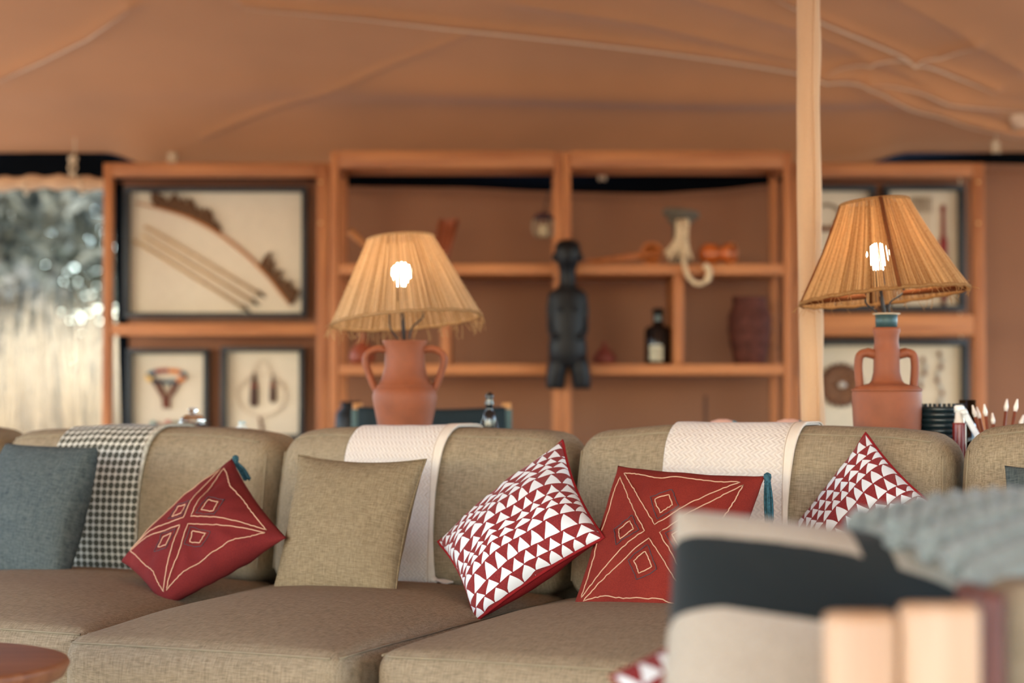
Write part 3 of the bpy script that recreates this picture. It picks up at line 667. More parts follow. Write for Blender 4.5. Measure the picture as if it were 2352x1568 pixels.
# ------------------------------------------------------------------ throws over the back cushions
def cushion_path(key):
    df, hx, hy, hz, r, sx = BACK[key]; P = []
    for i in range(25): P.append((-hy, -hz + .015 + (2 * hz - r - .015) * i / 24))
    for i in range(1, 9): a = pi / 2 * i / 8; P.append((-(hy - r) - r * cos(a), (hz - r) + r * sin(a)))
    for i in range(1, 7): P.append((-(hy - r) + 2 * (hy - r) * i / 6, hz))
    for i in range(1, 9): a = pi / 2 * i / 8; P.append(((hy - r) + r * sin(a), (hz - r) + r * cos(a)))
    for i in range(1, 9): P.append((hy, hz - r - (hz * 1.0) * i / 8))
    return P
def throw_fn(key, s0, s1, off=.004, skew=0.0, wav=.006):
    df, hx, hy, hz, r, sx = BACK[key]; P = cushion_path(key); n = len(P) - 1
    def pt(s, q): return df(Vector((s - sx, P[q][0], P[q][1])))
    def fn(u, v):
        q = v * n; i = min(int(q), n - 1); t = q - i
        s = s0 + (s1 - s0) * u + skew * (v - .4) + wav * sin(v * 9 + u * 2)
        a, b = pt(s, i), pt(s, i + 1); p = a.lerp(b, t)
        c, d = pt(s, max(i - 1, 0)), pt(s, min(i + 2, n)); tg = (d - c); nm = Vector((0, -tg.z, tg.y))
        nm = nm.normalized() if nm.length > 1e-9 else Vector((0, -1, 0))
        return p + nm * (off + .0015 * (1 + sin(u * 14 + v * 5)) * .5)
    return fn
def herring():
    k = NT('cream_herringbone_wool'); u, v, _ = k.sep(k.tc.outputs['UV'])
    x = k.m_('PINGPONG', k.m_('MULTIPLY', v, 46.0), .5); w = k.m_('SINE', k.m_('MULTIPLY', k.m_('ADD', k.m_('MULTIPLY', u, 24.0), k.m_('MULTIPLY', x, 1.6)), 2 * pi))
    h = k.m_('ADD', k.m_('MULTIPLY', w, .5), k.m_('MULTIPLY', k.noise(500.0, 2.0), .5))
    k.color(k.mix(k.ramp(w, -1, 1), lin((204, 192, 182)), lin((213, 203, 193)))); k.set(.95, .1, 0, .3); k.bump(h, .7, .003); return k.m
M_HERR = herring(); M_HEM = plain('cream_wool_hem', (212, 200, 186), .95, .1, vary=.04, bump=.3, bscale=400); M_STITCH = plain('brown_stitch', (150, 124, 98), .9)
def throw(key, s0, s1, label, mat, hem=True, group=None, skew=0.0, hem_mat=None, hw=.022):
    t = thing('throw_blanket', label, 'blanket', SM @ Matrix.Translation(((s0 + s1) / 2, .1, .43)), group='blankets draped over the sofa back')
    off = Matrix.Translation((-(s0 + s1) / 2, -.1, -.43))
    w = throw_fn(key, s0, s1, .002, skew); V, Fc, uv = sheet(36, 80, w, .004)
    V = [off @ p for p in V]; o = mk('blanket', (V, Fc), mat, t, uv=uv)
    for (a, b) in ((s1 - hw, s1 + .004),):
        hfn = throw_fn(key, a, b, .0068, skew); V, Fc, uv2 = sheet(6, 80, hfn, .003); hm = mk('folded_hem', ([off @ p for p in V], Fc), hem_mat or M_HEM, t)
        sub('stitch_line', tube([off @ (hfn(.15, i / 80) + Vector((0, -.0, .0)) + (hfn(.15, i / 80) - throw_fn(key, a, b, .0, skew)(.15, i / 80)) * .42) for i in range(1, 80)], .0009, 4), M_STITCH, hm)
    return t, off
throw(1, -.695, -.395, 'cream herringbone blanket behind the plain taupe cushion', M_HERR)
throw(2, .255, .600, 'cream herringbone blanket behind the russet embroidered cushion with hanging tassel', M_HERR)
# dotted blanket
k = NT('grey_dotted_blanket'); u, v, _ = k.sep(k.tc.outputs['UV'])
fu = k.m_('SUBTRACT', k.m_('FRACT', k.m_('MULTIPLY', u, 15.0)), .5); fv = k.m_('SUBTRACT', k.m_('FRACT', k.m_('MULTIPLY', v, 38.0)), .5)
rr = k.m_('ADD', k.m_('MULTIPLY', fu, fu), k.m_('MULTIPLY', fv, fv)); d = k.m_('LESS_THAN', rr, .205)
k.color(k.mix(d, lin((206, 200, 186)), lin((78, 76, 64)))); k.set(.95, .1, 0, .1); k.bump(k.m_('SUBTRACT', 1.0, rr), .6, .004)
throw(0, -1.70, -1.365, 'grey and white dotted blanket beside the blue-grey cushion', k.m, hem_mat=plain('dark_white_edge', (176, 170, 154), .9, vary=.5, vscale=60), hw=.008)
tf = thing('blanket_tie', 'small frayed cream fringe knot lying at the blanket corner', 'fringe', SM @ Matrix.Translation((-.385, -.02, .452)))
mk('knot', lathe([(.004, -.006), (.011, 0), (.011, .008), (.004, .014)], 10), M_HEM, tf)
for i in range(7): mk('fringe_strand', tube(catmull([(0, 0, .004), (.02, -.012 + .005 * i, .004), (.045, -.022 + .008 * i, -.002)], 4), .003, 5), M_HEM, tf)

# ------------------------------------------------------------------ cushions
def pose(c, yaw, lean, roll):
    return Matrix.Translation(c) @ Matrix.Rotation(radians(yaw), 4, 'Z') @ Matrix.Rotation(radians(90 - lean), 4, 'X') @ Matrix.Rotation(radians(roll), 4, 'Z')
def pillow(label, mat, c, yaw, lean, roll, quad, T=.14, k=1.0, e=.5, pinch=.07, seed=0, wr=.005, back_mat=None, name='cushion', group='loose cushions on the sofa', pipe=None, n=44, fine=0.0):
    """quad: TL,TR,BR,BL in the cushion's own plane; k scales it about the camera to where it rests"""
    C = Vector((0, 0, CAMZ)); c = C + (Vector(c) - C) * k; q = [Vector((a * k, b * k)) for a, b in quad]; T = T * k
    t = thing(name, label, 'cushion', pose(c, yaw, lean, roll), group=group)
    def surf(u, v, side=1):
        pu = u * (1 - pinch * (1 - v * v) * abs(u) ** 3); pv = v * (1 - pinch * (1 - u * u) * abs(v) ** 3)
        a = (pu + 1) / 2; b = (pv + 1) / 2
        p = (q[3] * (1 - a) + q[2] * a) * (1 - b) + (q[0] * (1 - a) + q[1] * a) * b
        m = max(0, (1 - u * u)) * max(0, (1 - v * v)); h = T / 2 * m ** e
        rad = sqrt(u * u + v * v)
        ang = math.atan2(v, u)
        h += wr * m ** .35 * nz((u, v, side * 2), 1.9, seed) + .6 * wr * m ** .4 * nz((ang * 3.2, rad * .9, side), 1.6, seed + 3) * min(1, rad * 1.3)
        if fine: h += fine * m ** .3 * nz((u, v, 0), 9, seed)
        return Vector((p.x, p.y, side * h))
    V, Fc, uv = [], [], []
    idx = {}
    def vid(i, j, side):
        u = -1 + 2 * i / n; v = -1 + 2 * j / n; u = sin(u * pi / 2) * .45 + u * .55; v = sin(v * pi / 2) * .45 + v * .55
        edge = i in (0, n) or j in (0, n); key = (i, j, 0 if edge else side)
        if key not in idx: idx[key] = len(V); V.append(surf(u, v, side)); uv.append(((u + 1) / 2, (v + 1) / 2))
        return idx[key]
    FB = []
    for i in range(n):
        for j in range(n):
            Fc.append((vid(i, j, 1), vid(i + 1, j, 1), vid(i + 1, j + 1, 1), vid(i, j + 1, 1)))
            FB.append((vid(i, j + 1, -1), vid(i + 1, j + 1, -1), vid(i + 1, j, -1), vid(i, j, -1)))
    o = mk('cover', (V, Fc + FB), mat, t, uv=uv)
    if back_mat:
        o.data.materials.append(back_mat); nf = len(Fc)
        for p in o.data.polygons:
            if p.index >= nf: p.material_index = 1
    per = [(-1 + 2 * i / 30, -1) for i in range(30)] + [(1, -1 + 2 * i / 30) for i in range(30)] + [(1 - 2 * i / 30, 1) for i in range(30)] + [(-1, 1 - 2 * i / 30) for i in range(30)]
    pts = [surf(a, b, 1) for a, b in per]
    if pipe: mk('piping', tube(pts, pipe[1], 7, closed=True), pipe[0], t)
    return t, surf, o
def cord_line(t, surf, pts, r, mat, name, closed=True, jit=.0, seed=1, per=8):
    rr = random.Random(seed); P = []
    L = pts + [pts[0]] if closed else pts
    for i in range(len(L) - 1):
        a, b = L[i], L[i + 1]
        for j in range(per):
            s = j / per; P.append((a[0] + (b[0] - a[0]) * s + rr.uniform(-jit, jit), a[1] + (b[1] - a[1]) * s + rr.uniform(-jit, jit)))
    if not closed: P.append(L[-1])
    return mk(name, tube([surf(x, y, 1) + Vector((0, 0, r * .55)) for x, y in P], r, 6, closed=closed), mat, t)

M_BEIGE = linen('beige_cushion_linen', (138, 121, 96), (104, 90, 68), thread=380.0, flat=True)
M_BLUE = linen('blue_grey_weave', (86, 92, 90), (48, 58, 62), thread=330.0, flat=True)
M_RED = None
def velvet(name, rgb, rgb2):
    k = NT(name); a = k.noise((420, 420, 420), 2.0); b = k.noise(9.0, 3.0)
    k.color(k.mix(k.m_('ADD', k.m_('MULTIPLY', k.ramp(a, .3, .7), .5), k.m_('MULTIPLY', k.ramp(b, .3, .7), .5)), lin(rgb2), lin(rgb))); k.set(.95, .1); k.bump(a, .4, .0015); return k.m
M_RUST = velvet('russet_cotton', (128, 46, 36), (96, 30, 26)); M_RUST2 = velvet('dark_red_cotton', (116, 40, 38), (86, 28, 30)); M_CRMC = plain('cream_cord', (188, 150, 124), .9, .1, vary=.1); M_GRYC = plain('charcoal_cord', (74, 62, 66), .9, .1)
def tri_print(name, rows, cols, ph=0.0, warp=.03):
    k = NT(name); n1 = k.n('ShaderNodeTexNoise'); n1.inputs['Scale'].default_value = 3.2; k.t.links.new(k.tc.outputs['UV'], n1.inputs['Vector'])
    nx = k.sep(n1.outputs['Color']); u0, v0, _ = k.sep(k.tc.outputs['UV'])
    u = k.m_('ADD', u0, k.m_('MULTIPLY', k.m_('SUBTRACT', nx[0], .5), warp * 3)); v = k.m_('ADD', v0, k.m_('MULTIPLY', k.m_('SUBTRACT', nx[1], .5), warp * 2.4))
    vv = k.m_('ADD', k.m_('MULTIPLY', v, rows), k.m_('MULTIPLY', k.m_('SINE', k.m_('ADD', k.m_('MULTIPLY', v, rows * 1.3), ph)), .3))
    row = k.m_('FLOOR', vv); fv = k.m_('FRACT', vv)
    off = k.m_('FRACT', k.m_('MULTIPLY', k.m_('SINE', k.m_('MULTIPLY', row, 12.9)), 43.7))
    uu = k.m_('ADD', k.m_('MULTIPLY', u, cols), k.m_('ADD', off, k.m_('MULTIPLY', k.m_('SINE', k.m_('ADD', k.m_('MULTIPLY', u, cols * .9), row)), .25)))
    fu = k.m_('FRACT', uu)
    ap = .62   # apex position across the triangle
    left = k.m_('DIVIDE', fu, ap); right = k.m_('DIVIDE', k.m_('SUBTRACT', 1.0, fu), 1 - ap)
    tri = k.m_('MINIMUM', left, right); rnd = k.m_('POWER', tri, .82)
    w = k.m_('MULTIPLY', k.m_('LESS_THAN', k.m_('ADD', fv, .05), k.m_('MULTIPLY', rnd, 1.02)), k.m_('GREATER_THAN', fv, .05))
    fab = k.noise(300.0, 2.0)
    red = k.mix(k.ramp(fab, .3, .7), lin((106, 32, 34)), lin((130, 42, 42)))
    k.color(k.mix(w, red, lin((206, 208, 211)))); k.set(.9, .15, 0, .1); k.bump(k.m_('ADD', k.m_('MULTIPLY', w, 1.0), k.m_('MULTIPLY', fab, .4)), .3, .001); return k.m
M_TRI = tri_print('red_white_triangle_print', 13.0, 10.0, 0.0, .02); M_TRI2 = tri_print('red_white_triangle_print_large', 11.0, 10.0, 1.7, .016)

def tassel(par, root, drop, lean, mat, n=26, ln=.1, r=.011):
    M = Matrix.Translation(root)
    hd = mk('tassel_head', xf(lathe([(.002, .008), (r * .7, .004), (r * .8, -.004), (r * .6, -.012), (r * .75, -.016)], 12), M), mat, par, world=True)
    rr = random.Random(9); S = []
    for i in range(n):
        a = 2 * pi * i / n; q = rr.uniform(.4, 1.0) * r
        S.append(tube(catmull([(q * .6 * cos(a), q * .6 * sin(a), -.012), (q * cos(a) + lean.x * .5, q * sin(a) + lean.y * .5, -ln * .5), (q * .95 * cos(a) + lean.x, q * .95 * sin(a) + lean.y, -ln * rr.uniform(.92, 1.04))], 5), .0018, 5))
    tag(mk('tassel_strands', xf(join(*S), M), mat, par, world=True), kind='stuff')
M_TEAL = plain('teal_thread', (44, 78, 88), .8, .2, vary=.5, vscale=150)

# blue-grey
pillow('blue-grey woven cushion at the window end of the sofa', M_BLUE, (-1.362, 5.67, .619), -36.5, 18.4, -.75, [(-.196, .205), (.194, .202), (.205, -.196), (-.205, -.2)], T=.16, e=.36, pinch=.035, seed=2)
# russet diamond
def embroidered(label, c, yaw, lean, roll, quad, k, seed, mat):
    t, sf, o = pillow(label, mat, c, yaw, lean, roll, quad, T=.14, k=k, seed=seed, wr=.013, pinch=.06, e=.5)
    def rot(p, q):
        for _ in range(q): p = (-p[1], p[0])
        return p
    for q in range(4):
        tri = [(0, .095), (.28, .37), (.56, .62), (.80, .84), (.5, .80 + .03 * (q % 2)), (.1, .83), (-.3, .79), (-.6, .84), (-.80, .85), (-.55, .63), (-.27, .36)]
        cord_line(t, sf, [rot(p, q) for p in tri], .0015, M_CRMC, 'border_cord', jit=.006, seed=q + seed)
        rh = [(.0, .17), (.21, .37), (.04, .60), (-.19, .45)]
        cord_line(t, sf, [rot((p[0] * .98, p[1]), q) for p in rh], .0012, M_GRYC, 'outer_motif_cord', jit=.007, seed=q + seed + 5)
        ri = [(.01, .255), (.13, .375), (.03, .515), (-.115, .42)]
        cord_line(t, sf, [rot(p, q) for p in ri], .0015, M_CRMC, 'inner_motif_cord', jit=.005, seed=q + seed + 9)
    return t, sf
t, sf = embroidered('dark red embroidered cushion standing on its corner', (-.775, 4.959, .594), -32.1, 43.7, 54.6, [(-.188, .127), (.189, .206), (.168, -.203), (-.169, -.13)], 1.06, 11, M_RUST2)
w = WM[t.name] @ sf(.98, .98, 1); 
tassel(t, w + Vector((.012, .01, .004)), .1, Vector((.03, .02, 0)), M_TEAL, ln=.062, r=.012)
# plain taupe
pillow('plain taupe linen cushion leaning on the cream blanket', M_BEIGE, (-.425, 5.127, .610), -26.4, 21.4, -.4, [(-.194, .2), (.193, .195), (.184, -.192), (-.183, -.197)], T=.15, pinch=.09, seed=21, wr=.008, pipe=(M_BEIGE, .0025))
# triangle prints
M_REDP = velvet('red_piping_cotton', (140, 34, 36), (112, 26, 30))
pillow('red and white triangle print cushion in the middle of the sofa', M_TRI, (.016, 4.70, .625), -42.9, 36.5, 47.1, [(-.194, .157), (.196, .188), (.181, -.187), (-.18, -.16)], T=.16, k=1.05, seed=31, wr=.010, back_mat=M_REDP, pipe=(M_REDP, .0042), pinch=.09)
t, sf = embroidered('russet embroidered cushion with a long teal tassel at its corner', (.355, 4.62, .605), -34.8, 31.4, -1.7, [(-.202, .203), (.202, .196), (.191, -.195), (-.192, -.204)], 1.02, 41, M_RUST)
w = WM[t.name] @ sf(.985, .985, 1); tassel(t, w + Vector((.01, .0, .002)), .1, Vector((.004, 0, 0)), M_TEAL, n=30, ln=.112, r=.012)
pillow('red and white triangle print cushion below the golden-shaded lamp', M_TRI2, (.832, 4.721, .637), -44.3, 17.3, 54.4, [(-.165, .163), (.168, .17), (.164, -.167), (-.164, -.164)], T=.14, k=1.03, seed=51, wr=.008, back_mat=M_REDP, pipe=(M_REDP, .004), pinch=.09)
gq = at(2500, 1255, 4.5)
pillow('grey-blue woven cushion cut off by the picture edge', M_BLUE, gq, -20, 20, 0, [(-.19, .19), (.19, .19), (.195, -.19), (-.195, -.19)], T=.13, seed=61, e=.42)

# ------------------------------------------------------------------ console behind the sofa
CT = .70
con = thing('console_table', 'long timber console table behind the sofa back', 'table', SM @ Matrix.Translation((-.2, .74, 0)))
mk('table_top', box(-1.85, 1.75, -.26, .10, CT - .04, CT, .006), wood('console_wood', (140, 92, 56), (104, 66, 38), 0), con)
for x in (-1.78, 1.66):
    for y in (-.24, .02): mk('leg', box(x, x + .06, y, y + .06, 0, CT - .04, .005), wood('console_leg', (140, 92, 56), (104, 66, 38), 2), con)

# ------------------------------------------------------------------ lamps
def jute_mat(name, a, b, tr):
    k = NT(name); f = k.noise((260, 260, 160), 2.0); q_ = k.sep(k.tc.outputs['UV'])[0]; c = k.mix(k.m_('ADD', k.m_('MULTIPLY', q_, .75), k.m_('MULTIPLY', k.ramp(f, .35, .65), .25)), lin(b), lin(a)); k.color(c); k.set(.9, .15); k.bump(f, .5, .001); k.translucent(c, tr); return k.m
M_JUTE1 = jute_mat('pale_jute_cord', (242, 216, 176), (190, 152, 106), .5); M_JUTE2 = jute_mat('golden_jute_cord', (236, 198, 144), (174, 126, 76), .5)
M_WRAP = jute_mat('brown_wrapped_cord', (150, 88, 46), (112, 62, 32), .1)
k = NT('lit_bulb'); k.b.inputs['Emission Color'].default_value = (1.0, .84, .62, 1); k.b.inputs['Emission Strength'].default_value = 75.0; k.color((1, .9, .75)); M_BULB = k.m
def lamp(label, base, pot_fn, shade, wisps, mat, rib, jag):
    """shade: bottom centre (local), tilt y, tilt x, R, r, height, bulb pos"""
    L = thing('table_lamp', label, 'lamp', base, group='terracotta jug lamps on the console')
    top = pot_fn(L)
    (cx, cz, ty, tx, R, r, h, bx, bz, sq) = shade
    SH = Matrix.Translation((cx, 0, cz)) @ Matrix.Rotation(ty, 4, 'Y') @ Matrix.Rotation(tx, 4, 'X')
    mk('stem', tube([(0, 0, top - .04), (bx * .6, 0, (top + bz - .06) / 2), (bx, 0, bz - .05)], .0055, 8), M_IRON, L)
    so = mk('bulb_socket', lathe([(.014, bz - .075), (.018, bz - .07), (.018, bz - .035), (.014, bz - .03)], 16, (bx, 0, 0)), M_IRON, L)
    mk('bulb', lathe([(.012, -.032), (.016, -.02), (.027, -.004), (.031, .012), (.026, .03), (.012, .04), (.001, .042)], 18, (bx, 0, bz)), M_BULB, L)
    rr = random.Random(int(R * 1e5)); N = 200; S = []
    def ringpt(a, q, hh, z): return Vector((q * cos(a), q * sin(a), z))
    for i in range(N):
        a = 2 * pi * (i + rr.uniform(-.14, .14)) / N; a2 = a + rr.uniform(-.006, .006)
        w = pi / N * .9 * rr.uniform(.88, 1.14); P = []
        for j in range(5):
            u = j / 4; q = R + (r - R) * u - sq * sin(pi * u); P.append(ringpt(a + (a2 - a) * u, q + rr.uniform(-.0012, .0012), h, h * u))
        S.append(tube(P, [w * (R + (r - R) * j / 4) for j in range(5)], 5, cap=False))
    uvs = [(c_, .5) for s_ in S for c_ in (lambda q: [q] * len(s_[0]))(rr.random())]
    sh = mk('shade_cords', xf(join(*S), SH), mat, L, uv=uvs); tag(sh, kind='stuff')
    mk('bottom_ring', xf(tube([ringpt(2 * pi * i / 60, R + .001, h, .0 + .0015 * sin(i * 2.1)) for i in range(60)], .0052, 8, closed=True), SH), mat, L)
    mk('top_ring', xf(tube([ringpt(2 * pi * i / 40, r, h, h) for i in range(40)], .0048, 8, closed=True), SH), mat, L)
    for q in range(4):
        a = -pi / 2 - .01 + q * pi / 2 + (0 if rib else .75); A = ringpt(a, R - .002, h, .004); B = ringpt(a, r - .002, h, h)
        if rib and q == 0: A = ringpt(a, R + .004, h, .0); B = ringpt(a, r + .004, h, h)
        mk('shade_rib', xf(tube([A, (A + B) / 2 - Vector((sq * .9 * cos(a), sq * .9 * sin(a), 0)), B], .0055 if rib else .0012, 8), SH), M_WRAP if rib else mat, L)
    spz = .035
    for s in (-1, 1):
        q0 = SH @ Vector((s * R * .99, 0, .003)); q1 = SH @ Vector((s * .05, -.0, .004))
        if rib: mk('wrapped_spoke', tube([q0, q1], .0072, 8), M_WRAP, L)
        mk('spider_wire', tube(catmull([q1 + Vector((0, 0, .02)), q1, Vector((bx + s * .032, 0, (q1.z + top) / 2 + .004)), Vector((s * .016 + bx * .4, 0, top + .004))], 6), .0028, 6), M_IRON, L)
    rr = random.Random(4); Wp = []
    for i in range(wisps):
        a = rr.uniform(0, 2 * pi); p0 = ringpt(a, R, h, rr.uniform(-.002, .004)); ln = rr.uniform(.012, jag); o1 = Vector((rr.uniform(-.02, .02), rr.uniform(-.02, .02), 0))
        p1 = p0 + o1 * .5 + Vector((cos(a) * .006, sin(a) * .006, -ln * .5)); p2 = p0 + o1 + Vector((cos(a) * rr.uniform(-.004, .012), sin(a) * .006, -ln))
        Wp.append(tube(catmull([p0, p1, p2], 4), rr.uniform(.0006, .0011), 4))
    for i in range(wisps):
        a = rr.uniform(0, 2 * pi); u = rr.random(); q = R + (r - R) * u; p0 = ringpt(a, q, h, h * u); d = Vector((cos(a), sin(a), rr.uniform(-.6, .8))) * rr.uniform(.004, .014)
        Wp.append(tube([p0, p0 + d * .6, p0 + d + Vector((0, 0, -.002))], .0006, 4))
    tag(mk('loose_fibres', xf(join(*Wp), SH), mat, L), kind='stuff')
    return L
def handle_tube(pts, r, L, mat): return mk('handle', tube(catmull(pts, 7), r, 12, flat=.8), mat, L)
LB = at(930, 782, 6.12); KL = 6.12 / 6.0; hL = (LB.z - CT) / KL
def pot_a(L):
    H = hL; pr = [(.0, 0), (.066, 0), (.072, .012), (.078, H - .30), (.083, H - .25), (.093, H - .2), (.098, H - .17), (.094, H - .15), (.084, H - .138), (.077, H - .13), (.069, H - .11), (.062, H - .08), (.06, H - .05), (.061, H - .02), (.066, H - .006), (.068, H), (.06, H), (.054, H - .01), (.0, H - .02)]
    mk('jug_body', lathe(pr, 40, cap=False), M_TERRA, L)
    for s in (-1, 1):
        handle_tube([(s * .055, 0, H - .028), (s * .085, 0, H - .026), (s * .112, 0, H - .04), (s * .118, 0, H - .066), (s * .108, 0, H - .1), (s * .094, 0, H - .135), (s * .082, 0, H - .155)], .0135, L, M_TERRA)
    mk('incised_band', tube([(.083 * cos(a), .083 * sin(a), H - .137) for a in [2 * pi * i / 40 for i in range(40)]], .0035, 6, closed=True), M_TERRA, L)
    return H
d6 = 6.0 / F
lamp('terracotta jug lamp with shaggy frayed jute shade', Matrix.Translation((LB.x, LB.y, CT)) @ Matrix.Scale(KL, 4), pot_a,
     ((933 - 930) * d6, hL + (782 - 735) * d6, radians(-4.5), radians(-4.2), .2255, .1, .25, (922 - 930) * d6, hL + (782 - 634) * d6, .0), 150, M_JUTE1, 0, .05)
RB = at(2036, 752, 5.5); KR = 5.5 / 5.35; hR = (RB.z - CT) / KR
def pot_b(L):
    H = hR; pr = [(.0, 0), (.08, 0), (.086, .015), (.09, H - .26), (.0925, H - .2), (.093, H - .178), (.090, H - .166), (.084, H - .159), (.062, H - .154), (.047, H - .15), (.041, H - .142), (.036, H - .12), (.035, H - .09), (.038, H - .07), (.035, H - .058), (.032, H - .04), (.033, H - .022), (.037, H - .01), (.036, H), (.028, H), (.0, H - .006)]
    mk('jug_body', lathe(pr, 40, cap=False), M_TERRA, L)
    for s in (-1, 1):
        handle_tube([(s * .028, 0, H - .074), (s * .052, 0, H - .068), (s * .071, 0, H - .075), (s * .076, 0, H - .098), (s * .075, 0, H - .13), (s * .072, 0, H - .165)], [.0165] * 8 + [.0145] * 28, L, M_TERRA)
    mk('shoulder_band', tube([(.0915 * cos(a), .0915 * sin(a), H - .168) for a in [2 * pi * i / 40 for i in range(40)]], .004, 6, closed=True), M_TERRA, L)
    mk('teal_collar', lathe([(.0285, H - .004), (.03, H + .034), (.028, H + .035)], 28), plain('dull_teal_metal', (52, 78, 80), .45, .5, .3), L)
    mk('pale_flange', lathe([(.02, H + .034), (.036, H + .035), (.037, H + .038), (.02, H + .039)], 30), plain('pale_flange_metal', (196, 176, 150), .5), L)
    return H + .036
d5 = 5.35 / F
lamp('terracotta jug lamp with neat golden jute shade and teal collar', Matrix.Translation((RB.x, RB.y, CT)) @ Matrix.Scale(KR, 4), pot_b,
     ((2032 - 2036) * d5, hR + (752 - 680) * d5, radians(-5.2), radians(-3.0), .224, .092, .255, (2018 - 2036) * d5, hR + (752 - 594) * d5, .006), 60, M_JUTE2, 1, .03)
# ------------------------------------------------------------------ small things on the console
def glass(name, rgb=(245, 250, 250), rough=.02):
    k = NT(name); k.color(lin(rgb)); k.set(rough, .5); k.b.inputs['Transmission Weight'].default_value = 1.0; k.b.inputs['IOR'].default_value = 1.45; return k.m
M_GLASS = glass('clear_glass')
g0 = at(443, 936, 6.42); g = thing('glass_jar', 'clear glass jar with knobbed lid beside the dotted blanket', 'jar', (g0.x, 6.42, CT))
H = g0.z - CT
mk('jar_body', lathe([(.0, .0), (.038, .0), (.046, .008), (.046, H - .075), (.04, H - .055), (.036, H - .05), (.034, H - .05), (.042, H - .075), (.042, .012), (.0, .01)], 28, cap=False), M_GLASS, g)
mk('lid', lathe([(.036, H - .049), (.042, H - .045), (.04, H - .036), (.026, H - .024), (.01, H - .02), (.011, H - .014), (.017, H - .008), (.012, H - .001), (.0, H)], 24), M_GLASS, g)
mk('lid_highlight_band', tube([(.043 * cos(a), .043 * sin(a), H - .05) for a in [2 * pi * i / 28 for i in range(28)]], .003, 6, closed=True), M_GLASS, g)
for px, py, d, lab, capc, c in ((556, 966, 6.3, 'small clear glass vial behind the corner-standing red cushion', (190, 206, 208), (210, 216, 212)), (300, 978, 6.5, 'tiny pale jar with an orange base by the dotted blanket', (214, 204, 190), (176, 92, 52))):
    q = at(px, py, d); v = thing('small_bottle', lab, 'bottle', (q.x, d, CT)); H = q.z - CT
    mk('bottle_body', lathe([(.0, 0), (.017, 0), (.018, .006), (.018, H - .022), (.009, H - .012), (.009, H - .008)], 16, cap=False), plain('vial_%d' % px, c, .3, .5), v)
    mk('bottle_cap', lathe([(.011, H - .01), (.012, H - .002), (.008, H)], 14), plain('vial_cap_%d' % px, capc, .4), v)
# small dark carved figurine
fq = at(1124, 900, 6.1); H = fq.z - CT
prof = [(.0, 0), (.022, 0), (.022, .012), (.014, .03), (.018, H - .12), (.021, H - .085), (.016, H - .062), (.009, H - .052), (.012, H - .046), (.014, H - .034), (.01, H - .024), (.013, H - .016), (.012, H - .006), (.003, H)]
f = thing('figurine', 'slim glossy black carved figurine beside the fringed lamp', 'figurine', (fq.x, 6.1, CT))
mk('carved_body', lathe(prof, 16, cap=False, sy=.8), plain('glossy_black', (18, 22, 24), .15, .6), f)
for s in (-1, 1): mk('arm', tube(catmull([(s * .018, 0, H - .085), (s * .022, -.006, H - .12), (s * .012, -.016, H - .14)], 5), .006, 8), plain('glossy_black', (18, 22, 24)), f)
# painted ornaments peeping over the herringbone blanket
for px, lab in ((1660, 'painted round ornament peeping over the cream blanket, further from the pole'), (1812, 'painted round ornament peeping over the cream blanket, next to the pole')):
    q = at(px, 962, 5.8); o = thing('ornament', lab, 'ornament', (q.x, 5.8, CT), group='painted ornaments on the console'); H = q.z - CT
    mk('round_body', lathe([(.0, 0), (.03, 0), (.024, .02), (.02, H - .07), (.036, H - .045), (.042, H - .025), (.034, H - .006), (.012, H)], 20, cap=False), plain('ornament_pink', (206, 164, 150), .5), o)
    mk('blue_spot', lathe([(.002, -.01), (.012, -.006), (.013, .004), (.002, .01)], 10, (.03, -.014, H - .014)), plain('ornament_blue', (70, 130, 150), .3), o)
# dark woven basket
bq = at(2158, 938, 5.55); H = bq.z - CT + .01; rb_ = .058
b = thing('wicker_basket', 'dark teal-black glossy woven basket beside the neat lamp', 'basket', (bq.x, 5.55, CT))
M_WICK = plain('dark_wicker', (22, 40, 46), .3, .6, vary=.4, vscale=40)
for i in range(15):
    z = .008 + (H - .02) * i / 14
    mk('weave_row', tube([((rb_ + .004 * sin(j * pi + i * pi)) * (1 + .1 * z / H) * cos(a), (rb_ + .004 * sin(j * pi + i * pi)) * (1 + .1 * z / H) * sin(a), z) for j, a in enumerate([2 * pi * j / 30 for j in range(30)])], .0085, 6, closed=True), M_WICK, b)
for j in range(15):
    a = 2 * pi * j / 15 + .1; mk('stake', tube([(rb_ * cos(a), rb_ * sin(a), 0), (rb_ * 1.1 * cos(a), rb_ * 1.1 * sin(a), H + .004)], .005, 5), M_WICK, b)
mk('basket_floor', lathe([(.0, .004), (rb_, .004)], 24, cap=False), M_WICK, b)
# red bottle, white leaning tube
q = at(2203, 930, 5.42); H = q.z - CT; v = thing('sauce_bottle', 'glass bottle of red sauce with white cap by the woven basket', 'bottle', (q.x, 5.42, CT))
mk('bottle_glass', lathe([(.0, 0), (.016, 0), (.017, .005), (.017, H - .06), (.012, H - .035), (.011, H - .018)], 18, cap=False), plain('milky_glass', (206, 196, 186), .2, .5), v)
mk('red_filling', lathe([(.0175, .002), (.0182, .006), (.0182, H - .052), (.0175, H - .048)], 18), plain('red_sauce', (116, 30, 24), .3, .5), v)
mk('cap', lathe([(.0135, H - .02), (.014, H - .004), (.009, H)], 16), plain('white_cap', (226, 226, 224), .4), v)
A = at(2244, 1000, 5.62); B = at(2212, 942, 5.4); A.z = CT + .006
A = B + (at(2240, 992, 5.4) - B) * ((B.z - CT - .008) / (B.z - at(2240, 992, 5.4).z))
o = thing('white_tube', 'white tube leaning against the red sauce bottle', 'tube', A)
mk('tube_body', tube([A, B - (B - A).normalized() * .012], .0085, 12), plain('white_plastic', (230, 234, 236), .3), o, world=True)
